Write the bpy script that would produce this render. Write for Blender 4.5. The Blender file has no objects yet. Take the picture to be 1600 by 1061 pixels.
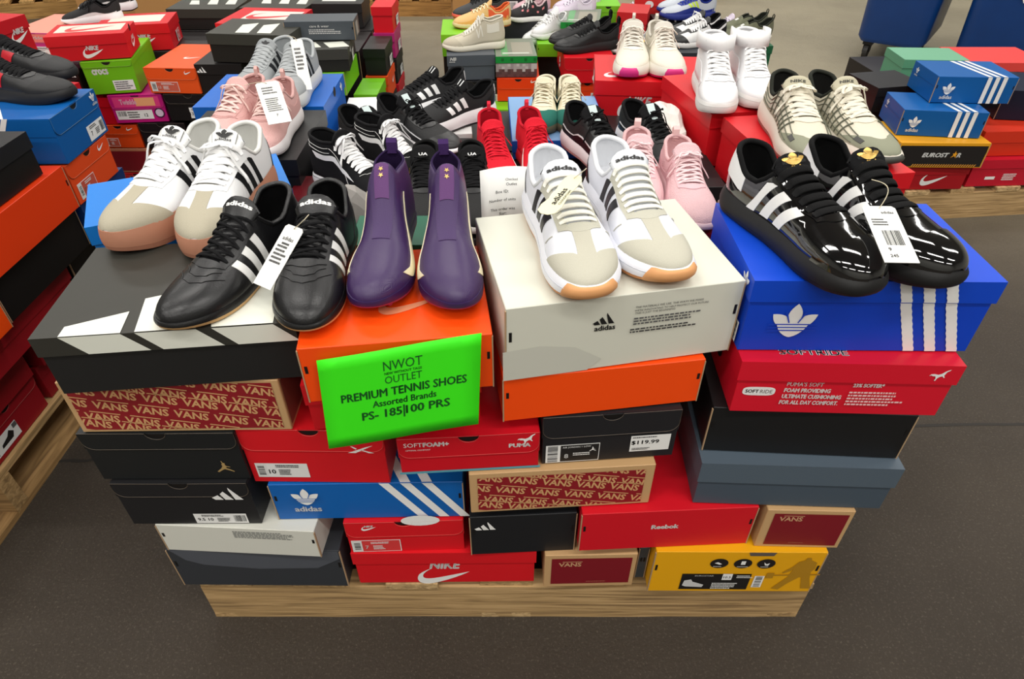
import bpy, bmesh, math, random
import numpy as np
from mathutils import Matrix, Vector
R = math.radians
scene = bpy.context.scene
COL = scene.collection
rnd = random.Random(7)

# ---------------------------------------------------------------- camera, light, exposure
cam_d = bpy.data.cameras.new('camera'); cam = bpy.data.objects.new('camera', cam_d); COL.objects.link(cam)
cam_d.sensor_width = 36; cam_d.lens = 1020.57 / 1600 * 36
cam_d.clip_start = .05; cam_d.clip_end = 100
cam.location = (0, 0, 1.2846)
cam.rotation_euler = (math.pi / 2 - .67545, 0, 0)
scene.camera = cam
scene.view_settings.view_transform = 'Standard'
scene.view_settings.look = 'None'
scene.view_settings.exposure = -.58
scene.view_settings.gamma = 1
W = bpy.data.worlds.new('world'); scene.world = W; W.use_nodes = True
W.node_tree.nodes['Background'].inputs[0].default_value = (.96, .95, .97, 1)
W.node_tree.nodes['Background'].inputs[1].default_value = .62

def area(name, loc, rot, sx, sy, power, col=(1, .97, .92)):
    l = bpy.data.lights.new(name, 'AREA'); l.shape = 'RECTANGLE'; l.size = sx; l.size_y = sy
    l.energy = power; l.color = col
    o = bpy.data.objects.new(name, l); COL.objects.link(o); o.location = loc; o.rotation_euler = rot
    return o
# rows of strip lamps under the warehouse roof
for ly in (-3.4, -.9, 1.7, 4.6, 7.6, 11):
    for lx in (-5.2, -1.9, 1.4, 4.7):
        area('ceiling_strip_lamp', (lx, ly, 4.7), (0, 0, 0), 2.3, .30, 100 if ly < 0 else 80)

# ---------------------------------------------------------------- materials
def lin(c):
    return tuple(((v / 255) / 12.92 if v / 255 <= .04045 else ((v / 255 + .055) / 1.055) ** 2.4) for v in c)
MC = {}
def mat(c, rough=.5, bump=0, scale=300, spec=.5, coat=0, kind='noise', var=0, metal=0, trans=0):
    key = (c, rough, bump, scale, spec, coat, kind, var, metal, trans)
    if key in MC: return MC[key]
    m = bpy.data.materials.new('m%d' % len(MC)); m.use_nodes = True; nt = m.node_tree
    b = nt.nodes['Principled BSDF']; L = nt.links
    b.inputs['Base Color'].default_value = (*lin(c), 1)
    b.inputs['Roughness'].default_value = rough
    b.inputs['Specular IOR Level'].default_value = spec
    b.inputs['Coat Weight'].default_value = coat
    b.inputs['Coat Roughness'].default_value = .03
    b.inputs['Metallic'].default_value = metal
    if trans: b.inputs['Transmission Weight'].default_value = trans
    if bump or var:
        tc = nt.nodes.new('ShaderNodeTexCoord')
        if kind == 'weave':
            t = nt.nodes.new('ShaderNodeTexVoronoi'); t.inputs['Scale'].default_value = scale; out = t.outputs['Distance']
        elif kind == 'wave':
            t = nt.nodes.new('ShaderNodeTexWave'); t.inputs['Scale'].default_value = scale; t.bands_direction = 'DIAGONAL'; out = t.outputs['Fac']
        else:
            t = nt.nodes.new('ShaderNodeTexNoise'); t.inputs['Scale'].default_value = scale; t.inputs['Detail'].default_value = 4; out = t.outputs['Fac']
        L.new(tc.outputs['Object'], t.inputs['Vector'])
        if bump:
            bp = nt.nodes.new('ShaderNodeBump'); bp.inputs['Strength'].default_value = bump; bp.inputs['Distance'].default_value = .001
            L.new(out, bp.inputs['Height']); L.new(bp.outputs[0], b.inputs['Normal'])
        if var:
            mx = nt.nodes.new('ShaderNodeMix'); mx.data_type = 'RGBA'
            a = lin(c); mx.inputs[6].default_value = (*[v * (1 - var) for v in a], 1); mx.inputs[7].default_value = (*[min(1, v * (1 + var)) for v in a], 1)
            L.new(out, mx.inputs[0]); L.new(mx.outputs[2], b.inputs['Base Color'])
    MC[key] = m
    return m
def board(c): return mat(c, .42, .08, 60, .32)            # printed cardboard
def ink(c): return mat(c, .45)
def leather(c, r=.38): return mat(c, r, .25, 420)
def suede(c): return mat(c, .95, .5, 900, .2, var=.08)
def knit(c): return mat(c, .85, .9, 520, .25, kind='weave')
def rubber(c): return mat(c, .6, .1, 200)
def cloth(c): return mat(c, .9, .6, 700, .2)
WHITE = (238, 238, 236); BLACK = (20, 20, 22); KRAFT = (196, 158, 112)

# ---------------------------------------------------------------- mesh helpers
def empty(name, label, cat, loc=(0, 0, 0), yaw=0, group=None):
    o = bpy.data.objects.new(name, None); COL.objects.link(o); o.empty_display_size = .05
    o.location = loc; o.rotation_euler = (0, 0, R(yaw)); tag(o, label, cat, group)
    return o
def tag(o, label=None, cat=None, group=None, kind=None):
    if label: o['label'] = label
    if cat: o['category'] = cat
    if group: o['group'] = group
    if kind: o['kind'] = kind
    return o
def mesh(name, V, F, mats, parent=None, mi=None, smooth=False, label=None):
    me = bpy.data.meshes.new(name); me.from_pydata([tuple(v) for v in V], [], [tuple(f) for f in F])
    if not isinstance(mats, (list, tuple)): mats = [mats]
    for m in mats: me.materials.append(m)
    if mi is not None: me.polygons.foreach_set('material_index', list(mi))
    if smooth: me.polygons.foreach_set('use_smooth', [True] * len(me.polygons))
    me.update()
    o = bpy.data.objects.new(name, me); COL.objects.link(o)
    if parent: o.parent = parent
    if label: o['label'] = label
    return o
class MB:
    def __init__(s): s.V = []; s.F = []; s.I = []
    def add(s, V, F, i=0):
        n = len(s.V); s.V += [tuple(v) for v in V]; s.F += [tuple(n + k for k in f) for f in F]; s.I += [i] * len(F); return s
    def box(s, a, b, i=0, mtx=None):
        (x0, y0, z0), (x1, y1, z1) = a, b
        V = [(x0, y0, z0), (x1, y0, z0), (x1, y1, z0), (x0, y1, z0), (x0, y0, z1), (x1, y0, z1), (x1, y1, z1), (x0, y1, z1)]
        if mtx: V = [mtx @ Vector(v) for v in V]
        return s.add(V, [(3, 2, 1, 0), (4, 5, 6, 7), (0, 1, 5, 4), (1, 2, 6, 5), (2, 3, 7, 6), (3, 0, 4, 7)], i)
    def tube(s, P, r, n=8, i=0, flat=1, up=(0, 0, 1), closed=False):
        P = [Vector(p) for p in P]; m = len(P); V = []
        up = Vector(up)
        for k in range(m):
            t = (P[(k + 1) % m] - P[k - 1]) if closed else (P[min(k + 1, m - 1)] - P[max(k - 1, 0)])
            t.normalize(); b = t.cross(up)
            if b.length < 1e-4: b = t.cross(Vector((1, 0, 0)))
            b.normalize(); nn = b.cross(t)
            for j in range(n):
                a = 2 * math.pi * j / n
                V.append(P[k] + b * (r * math.cos(a)) + nn * (r * flat * math.sin(a)))
        F = []
        for k in range(m if closed else m - 1):
            q = (k + 1) % m
            for j in range(n): F.append((k * n + j, k * n + (j + 1) % n, q * n + (j + 1) % n, q * n + j))
        if not closed: F += [tuple(range(n))[::-1], tuple((m - 1) * n + j for j in range(n))]
        return s.add(V, F, i)
    def build(s, name, mats, parent=None, smooth=False, label=None, bevel=0):
        o = mesh(name, s.V, s.F, mats, parent, s.I, smooth, label)
        if bevel:
            bm = bmesh.new(); bm.from_mesh(o.data)
            bmesh.ops.bevel(bm, geom=bm.edges[:], offset=bevel, segments=1, affect='EDGES', profile=.5)
            bm.to_mesh(o.data); bm.free()
        return o

# ---------------------------------------------------------------- flat lettering and marks (2D)
TC = {}
def text2d(s, bold=0, shear=0):
    k = (s, bold, shear)
    if k in TC: return TC[k]
    cu = bpy.data.curves.new('t', 'FONT'); cu.body = s; cu.size = 1; cu.offset = bold; cu.shear = shear; cu.resolution_u = 2
    cu.align_x = 'CENTER'
    o = bpy.data.objects.new('t', cu); COL.objects.link(o)
    dg = bpy.context.evaluated_depsgraph_get(); dg.update()
    me = bpy.data.meshes.new_from_object(o.evaluated_get(dg))
    V = [(v.co.x, v.co.y) for v in me.vertices]; F = [tuple(p.vertices) for p in me.polygons]
    bpy.data.objects.remove(o); bpy.data.curves.remove(cu); bpy.data.meshes.remove(me)
    TC[k] = (V, F); return TC[k]
def tx(s, cx, cy, w=None, h=None, c=WHITE, bold=.015, shear=0, rot=0):
    V, F = text2d(s, 0, shear)
    if bold > .008:      # a heavier face: the same letters set three times, slightly apart
        n = len(V); D = ((-bold, 0), (bold, 0), (0, bold * .8), (0, -bold * .8))
        V, F = [(x + a, y + b) for a, b in D for x, y in V], [tuple(i + n * k for i in f) for k in range(4) for f in F]
    xs = [v[0] for v in V]; ys = [v[1] for v in V]
    bw = max(xs) - min(xs); bh = max(ys) - min(ys); mx = (max(xs) + min(xs)) / 2; my = (max(ys) + min(ys)) / 2
    sx = w / bw if w else h / bh; sy = h / bh if h else sx
    return (rot2([((x - mx) * sx, (y - my) * sy) for x, y in V], rot, cx, cy), F, c)
def rot2(V, rot, cx, cy):
    ca, sa = math.cos(R(rot)), math.sin(R(rot))
    return [(x * ca - y * sa + cx, x * sa + y * ca + cy) for x, y in V]
def rc(cx, cy, w, h, c=WHITE, rot=0):
    return (rot2([(-w / 2, -h / 2), (w / 2, -h / 2), (w / 2, h / 2), (-w / 2, h / 2)], rot, cx, cy), [(0, 1, 2, 3)], c)
def pg(P, c=WHITE): return (list(P), [tuple(range(len(P)))], c)
def disc(cx, cy, r, c=WHITE, n=20, sy=1): return pg([(cx + r * math.cos(2 * math.pi * i / n), cy + r * sy * math.sin(2 * math.pi * i / n)) for i in range(n)], c)
def bez(P, n=8):
    """P: chain of cubic segments [p0,c,c,p1,c,c,p2...]"""
    out = []
    for i in range(0, len(P) - 1, 3):
        a, b, c, d = P[i:i + 4]
        for k in range(n):
            t = k / n; u = 1 - t
            out.append(tuple(u ** 3 * a[j] + 3 * u * u * t * b[j] + 3 * u * t * t * c[j] + t ** 3 * d[j] for j in (0, 1)))
    return out
def place(P, cx, cy, w, rot=0, sy=1): return rot2([(x * w, y * w * sy) for x, y in P], rot, cx, cy)
SW = bez([(-.47, .02), (-.56, -.2), (-.44, -.34), (-.2, -.26), (0, -.2), (.3, -.04), (.5, .12), (.3, .06), (.0, -.05), (-.18, -.09), (-.36, -.13), (-.42, -.08), (-.38, .04), (-.33, .14), (-.25, .2), (-.2, .24), (-.32, .18), (-.42, .1), (-.47, .02)])
def tick(cx, cy, w, c=WHITE, rot=0, flip=1): return pg([(x, y) for x, y in place([(a * flip, b) for a, b in SW], cx, cy, w, rot)], c)
def bars(cx, cy, w, c=WHITE, rot=0):
    out = []; V = []; F = []
    for k, hh in enumerate((.28, .5, .74)):
        x0 = -.5 + .33 * k; b = [(x0 + .06 * (k == 0) * 0, 0), (x0 + .24 + .06, 0), (x0 + .30 - hh * .58 + .0, hh * .62), (x0 + .02 - hh * .25 - .0 + .0, hh * .62 - .1)]
        b = [(x0, 0), (x0 + .27, 0), (x0 + .27 - hh * .52, hh * .85), (x0 + .05 - hh * .52 + .0, hh * .85 - .13)]
        b[3] = (max(b[3][0], x0 - .12), b[3][1])
        n = len(V); V += b; F.append((n, n + 1, n + 2, n + 3))
    return (place([(x, y - .3) for x, y in V], cx, cy, w, rot), F, c)
def leaf(ang, L, wd):
    P = bez([(0, 0), (-wd, L * .35), (-wd * .9, L * .7), (0, L), (wd * .9, L * .7), (wd, L * .35), (0, 0)], 10)
    return rot2(P, ang, 0, 0)
def trefoil(cx, cy, w, c=WHITE, bg=None, name=True, rot=0):
    its = []
    for a, L, wd in ((0, .62, .2), (52, .58, .19), (-52, .58, .19)):
        P = rot2(leaf(a, L, wd), 0, 0, 0)
        its.append(P)
    out = []
    for P in its: out.append(pg(place([(x, y - .05) for x, y in P], cx, cy, w, rot), c))
    out.append(pg(place(bez([(-.33, .1), (-.3, -.12), (-.12, -.26), (0, -.28), (.12, -.26), (.3, -.12), (.33, .1), (.15, .2), (-.15, .2), (-.33, .1)]), cx, cy, w, rot), c))
    if bg:
        for y in (.04, -.035, -.11): out.append((place([(-.5, y), (.5, y), (.5, y + .028), (-.5, y + .028)], cx, cy, w, rot), [(0, 1, 2, 3)], bg))
        for x, s in ((-.17, 22), (.17, -22)): out.append((place(rot2([(-.012, 0), (.012, 0), (.02, .3), (-.02, .3)], s, x * .0 + .09 * (1 if x > 0 else -1), .1), cx, cy, w, rot), [(0, 1, 2, 3)], bg))
    if name: out.append(tx('adidas', *place([(0, -.46)], cx, cy, w, rot)[0], w=w * .92, c=c, bold=.03, rot=rot))
    return out
def leaper(cx, cy, w, c=WHITE, f=1):
    P = [(-.5, -.05), (-.42, .08), (-.25, .1), (-.05, .05), (.12, .13), (.25, .28), (.36, .36), (.5, .42), (.46, .33), (.35, .26), (.3, .1), (.28, -.02), (.36, -.14), (.3, -.16), (.2, -.05), (.08, -.1), (-.02, -.2), (-.05, -.36), (-.12, -.38), (-.1, -.2), (-.16, -.06), (-.3, -.05), (-.4, .0)]
    return pg(place([(x * f, y) for x, y in P], cx, cy, w), c)
def jumper(cx, cy, w, c=WHITE):
    P = [(-.5, -.4), (-.2, -.12), (-.1, .06), (-.12, .2), (-.06, .3), (-.1, .48), (-.05, .5), (.0, .32), (.06, .34), (.1, .26), (.06, .2), (.12, .08), (.32, .0), (.34, -.04), (.12, .0), (.08, -.1), (.28, -.22), (.5, -.38), (.46, -.44), (.2, -.3), (-.02, -.2), (-.14, -.26), (-.42, -.46)]
    return pg(place(P, cx, cy, w), c)
def vector(cx, cy, w, c=WHITE):
    V = [(-.5, -.2), (-.2, -.2), (.5, .22), (.2, .12), (-.12, .04), (-.28, .16), (-.36, .16), (-.18, .0), (-.2, -.02), (.02, .0), (.5, -.2), (.3, -.2), (.06, -.07)]
    return (place(V, cx, cy, w), [(0, 1, 3), (1, 2, 3), (4, 5, 6, 7), (9, 12, 11, 10)], c)
def skater(cx, cy, w, c=WHITE, bold=.03, rot=0, shear=0):
    """the lettering with the bar running over the last letters"""
    V, F = text2d('VANS', bold, shear); xs = [v[0] for v in V]; ys = [v[1] for v in V]
    k = 1 / (max(xs) - min(xs)); mx = (max(xs) + min(xs)) / 2
    P = [((x - mx) * k, y * k) for x, y in V]; n = len(P)
    P += [(-.32, .365), (.54, .365), (.54, .325), (-.34, .325)]
    return (rot2([(x * w, (y - .15) * w) for x, y in P], rot, cx, cy), list(F) + [(n, n + 1, n + 2, n + 3)], c)
def clip(item, x0, y0, x1, y1):
    V, F, c = item; bm = bmesh.new(); vs = [bm.verts.new((x, y, 0)) for x, y in V]
    for f in F:
        try: bm.faces.new([vs[i] for i in f])
        except ValueError: pass
    for co, no in (((x0, 0, 0), (-1, 0, 0)), ((x1, 0, 0), (1, 0, 0)), ((0, y0, 0), (0, -1, 0)), ((0, y1, 0), (0, 1, 0))):
        bmesh.ops.bisect_plane(bm, geom=bm.verts[:] + bm.edges[:] + bm.faces[:], plane_co=co, plane_no=no, clear_outer=True)
    bm.verts.index_update()
    r = ([(v.co.x, v.co.y) for v in bm.verts], [tuple(v.index for v in f.verts) for f in bm.faces], c); bm.free(); return r
def fineprint(cx, cy, w, h, rows, c, seed=1, align=0):
    q = random.Random(seed); V = []; F = []
    for r in range(rows):
        y = cy + h / 2 - h * (r + .5) / rows; x = cx - w / 2; end = cx - w / 2 + w * q.uniform(.7, 1)
        while x < end:
            l = q.uniform(.02, .07) * w; n = len(V); t = h / rows * .27
            V += [(x, y - t), (min(x + l, end), y - t), (min(x + l, end), y + t), (x, y + t)]; F.append((n, n + 1, n + 2, n + 3)); x += l + .014 * w
    return (V, F, c)
def barcode(cx, cy, w, h, c=(15, 15, 15), vert=False, seed=2):
    q = random.Random(seed); V = []; F = []; x = 0
    while x < 1:
        l = q.choice((.02, .03, .05)); n = len(V); a, b = x, min(1, x + l)
        if vert: V += [(cx - w / 2, cy - h / 2 + a * h), (cx + w / 2, cy - h / 2 + a * h), (cx + w / 2, cy - h / 2 + b * h), (cx - w / 2, cy - h / 2 + b * h)]
        else: V += [(cx - w / 2 + a * w, cy - h / 2), (cx - w / 2 + b * w, cy - h / 2), (cx - w / 2 + b * w, cy + h / 2), (cx - w / 2 + a * w, cy + h / 2)]
        F.append((n, n + 1, n + 2, n + 3)); x = b + q.choice((.02, .03, .05))
    return (V, F, c)
def slabel(cx, cy, w, h, c=WHITE, k=(25, 25, 25), size='8', seed=1, side='R', border=None):
    out = []
    if border: out.append(rc(cx, cy, w + .003, h + .003, border))
    out.append(rc(cx, cy, w, h, c))
    s = 1 if side == 'R' else -1
    if side == 'L': out.append(rc(cx - w * .4, cy, w * .2, h, (225, 225, 222)))
    out.append(barcode(cx + s * w * (.36 if side == 'R' else .4), cy, w * (.22 if side == 'R' else .13), h * .66, vert=side == 'L', seed=seed))
    out.append(tx(size, cx - s * w * .3 if side == 'R' else cx - w * .2, cy - h * .08, h=h * .3, c=k))
    out.append(fineprint(cx - (.1 if side == 'R' else -.14) * w, cy + h * .32, w * .5, h * .22, 2, k, seed))
    out.append(fineprint(cx + .06 * w, cy - h * .1, w * .26, h * .42, 4, k, seed + 5))
    return out
def flat(its):
    o = []
    for i in its:
        if isinstance(i, list): o += flat(i)
        else: o.append(i)
    return o

# ---------------------------------------------------------------- shoe boxes
def facemap(face, w, d, h):
    i = .003 if face.islower() else 0
    f = face.upper()
    if f == 'F': return lambda u, v, n: (u, -d / 2 + i - n, v)
    if f == 'T': return lambda u, v, n: (u, -d / 2 + v, h + n)
    if f == 'L': return lambda u, v, n: (-w / 2 + i - n, -u, v)
    if f == 'R': return lambda u, v, n: (w / 2 - i + n, u, v)
def put(root, face, its, name='lettering', dims=None, off=.0006, label=None):
    its = flat(its if isinstance(its, list) else [its]); fm = facemap(face, *dims)
    mb = MB(); mats = []; cols = []; layer = 0
    for k, (V, F, c) in enumerate(its):
        if c not in cols: cols.append(c); mats.append(ink(c))
        mb.add([fm(x, y, off + .0002 * k * (1 if len(its) < 15 else .3)) for x, y in V], F, cols.index(c))
    return mb.build(name, mats, root, label=label)
GB = {}
def box(label, P, yaw, w, d, h, col, style='lid', skirt=.036, decals=(), lidcol=None, group=None, hole=None, edge=True, tilt=0, topcol=None):
    """P is the middle of the front lower edge; u runs -w/2..w/2 along the front"""
    a = R(yaw); c = (P[0] - math.sin(a) * d / 2, P[1] + math.cos(a) * d / 2, P[2])
    h -= .0015
    root = empty('shoe_box', label, 'shoe box', c, yaw, group)
    if tilt: root.rotation_euler[1] = R(tilt)
    m = board(col); ml = board(lidcol or col); kr = board((176, 148, 116)); dk = ink((12, 10, 10))
    dims = (w, d, h)
    if style in ('lid', 'vlid'):
        i = .003
        MB().box((-w / 2 + i, -d / 2 + i, 0), (w / 2 - i, d / 2 - i, h - skirt + .004)).build('body', m, root, bevel=.0008)
        mb = MB(); t = .0015
        mb.box((-w / 2, -d / 2, h - t), (w / 2, d / 2, h))
        mb.box((-w / 2, -d / 2, h - skirt), (w / 2, -d / 2 + t, h - t)); mb.box((-w / 2, d / 2 - t, h - skirt), (w / 2, d / 2, h - t))
        mb.box((-w / 2, -d / 2 + t, h - skirt), (-w / 2 + t, d / 2 - t, h - t)); mb.box((w / 2 - t, -d / 2 + t, h - skirt), (w / 2, d / 2 - t, h - t))
        mb.build('lid', ml, root)
    elif style == 'flap':
        MB().box((-w / 2, -d / 2, 0), (w / 2, d / 2, h - .002)).build('body', m, root, bevel=.0008)
        t = .0018; r = min(.018, skirt * .6)
        P2 = [(-w / 2, h)]
        P2 += [(-w / 2 + r - r * math.cos(q), h - skirt + r - r * math.sin(q)) for q in [k * math.pi / 10 for k in range(6)]]
        P2 += [(w / 2 - r + r * math.sin(q), h - skirt + r - r * math.cos(q)) for q in [k * math.pi / 10 for k in range(6)]]
        hr = .016
        P2 += [(w / 2, h)] + [(hr * math.cos(q), h - .0008 - hr * .8 * math.sin(q)) for q in [k * math.pi / 10 for k in range(11)]]
        n = len(P2); yf = -d / 2 - t; V = [(x, yf, z) for x, z in P2] + [(x, -d / 2 - .0002, z) for x, z in P2]
        F = [tuple(range(n)), tuple(range(2 * n - 1, n - 1, -1))] + [(k, n + k, n + (k + 1) % n, (k + 1) % n) for k in range(n)]
        mb = MB().add(V, F).box((-w / 2, -d / 2 - .0002, h - .0018), (w / 2, d / 2 + .001, h)); mb.build('lid', ml, root)
        MB().tube([(x, yf - .0002, z) for x, z in P2], .00045, 4, closed=True, up=(0, 1, 0)).build('cardboard_edge', board(tuple(int(v * .6 + k * .4) for v, k in zip(col, (176, 148, 116)))), root)
        put(root, 'F', [pg([(hr * 1.02 * math.cos(q), h - .003 - hr * .82 * math.sin(q)) for q in [k * math.pi / 10 for k in range(11)]], (14, 11, 10))], 'finger_hole', dims, .0004)
        for s in (-1, 1):
            MB().box((s * w / 2 - .0012, -d / 2, h - skirt), (s * w / 2 + .0012, d / 2, h - .002)).build('lid_side', ml, root)
    elif style == 'plain':
        MB().box((-w / 2, -d / 2, 0), (w / 2, d / 2, h)).build('body', m, root, bevel=.001)
        for s in (-1, 1):
            x = s * w / 2; mb = MB()
            mb.box((x - .0012, -d / 2 - .0006, 0), (x + .0006, -d / 2 + .003, h - .004))
            mb.box((x - s * .006 - .002, -d / 2 - .0005, h * .55), (x - s * .006 + .002, -d / 2 + .001, h * .68), 1)
            mb.build('cardboard_edge', [kr, dk], root)
    elif style == 'sleeve':      # kraft slide box with printed panels
        MB().box((-w / 2, -d / 2, 0), (w / 2, d / 2, h)).build('body', m, root, bevel=.0012)
    if hole:
        f, u, v, r = hole
        put(root, f, [disc(u, v, r, (14, 11, 10), 18, .8)], 'finger_hole', dims, .0009)
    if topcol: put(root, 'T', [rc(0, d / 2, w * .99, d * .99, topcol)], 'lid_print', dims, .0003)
    for dd in decals:
        f, its = dd[0], dd[1]; nm = dd[2] if len(dd) > 2 else 'lettering'
        off = .0024 if (style == 'flap' and len(dd) > 3) else .0008
        if style == 'flap' and f in 'LR': off = .002
        put(root, f, its, nm, dims, off)
    return root
RED = (205, 18, 34); NRED = (214, 24, 34); DRED = (150, 18, 30); ORG = (250, 78, 12); BLU = (12, 96, 176); RBLU = (12, 66, 196)
BLK = (30, 30, 32); SLT = (84, 96, 106); GRN = (112, 186, 26); MAR = (126, 16, 30)
def vpattern(x0, y0, x1, y1, seed=0, w=.050):
    its = [rc((x0 + x1) / 2, (y0 + y1) / 2, x1 - x0, y1 - y0, (138, 22, 32))]
    base = skater(0, 0, w, (206, 158, 108), rot=-11); V = []; F = []
    r = 0; y = y0 - .02
    j = 0
    while y < y1 + .06:
        x = x0 - .08 + (j % 3) * .020 - .0
        k = 0
        while x < x1 + .05:
            yy = y - k * .0102
            n = len(V); V += [(a + x, b + yy) for a, b in base[0]]; F += [tuple(n + i for i in f) for f in base[1]]
            x += w * 1.13; k += 1
        j += 1; y += .0225
    its.append(clip((V, F, base[2]), x0, y0, x1, y1))
    return its
def nikelogo(cx, cy, w, c=WHITE, rot=0):
    o = [tick(cx, cy - w * .03, w, c, rot)]
    V, F, cc = tx('NIKE', 0, 0, w=w * .62, h=w * .22, c=c, bold=.05, shear=.25)
    o.append((rot2([(x + w * .02, y + w * .17) for x, y in V], rot, cx, cy), F, c)); return o
# ---------------------------------------------------------------- shoes
def curve(tbl):
    xs = np.array([p[0] for p in tbl], float); ys = np.array([p[1] for p in tbl], float)
    d = np.diff(ys) / np.diff(xs); m = np.zeros(len(xs)); m[0] = d[0]; m[-1] = d[-1]
    for i in range(1, len(xs) - 1): m[i] = 0 if d[i - 1] * d[i] <= 0 else 2 * d[i - 1] * d[i] / (d[i - 1] + d[i])
    X = np.linspace(0, 1, 401); Y = np.zeros(401)
    for k, x in enumerate(X):
        i = min(max(np.searchsorted(xs, x) - 1, 0), len(xs) - 2); hh = xs[i + 1] - xs[i]; t = (x - xs[i]) / hh
        Y[k] = (2 * t ** 3 - 3 * t ** 2 + 1) * ys[i] + (t ** 3 - 2 * t ** 2 + t) * hh * m[i] + (-2 * t ** 3 + 3 * t ** 2) * ys[i + 1] + (t ** 3 - t ** 2) * hh * m[i + 1]
    L = list(Y)
    def f(s):
        s = min(max(s, 0), 1) * 400; i = min(int(s), 399); return L[i] + (L[i + 1] - L[i]) * (s - i)
    return f
TCUT = .4
DEF = dict(L=.282, p=2.25, toe0=.74,
    bw=[(0, .031), (.14, .035), (.38, .034), (.55, .041), (.72, .0475), (.86, .046), (1, .042)],
    cs=[(0, 0), (.3, .003), (.6, -.003), (.8, -.001), (1, .006)],
    zt=[(0, .09), (.36, .104), (.46, .094), (.56, .08), (.66, .067), (.76, .057), (.86, .05), (1, .043)],
    ze=[(0, .098), (.08, .092), (.2, .070), (.28, .071), (.37, .094), (.46, .086), (.56, .073), (.66, .060), (.8, .05), (1, .04)],
    wt=[(0, .024), (.1, .029), (.24, .031), (.35, .027), (.44, .0205), (.56, .0185), (.66, .017), (.8, .018), (1, .018)],
    zs=[(0, .032), (.3, .028), (.6, .023), (.85, .023), (1, .026)],
    zb=[(0, .003), (.12, 0), (.7, 0), (.85, .002), (1, .010)],
    sopen=.375, sthroat=.655, n=2.25, flare=.004, outh=.2, tongue=.036, tang=36, bulge=1, res=1, laces=6, lw=.0032, lth=.0011)
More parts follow.
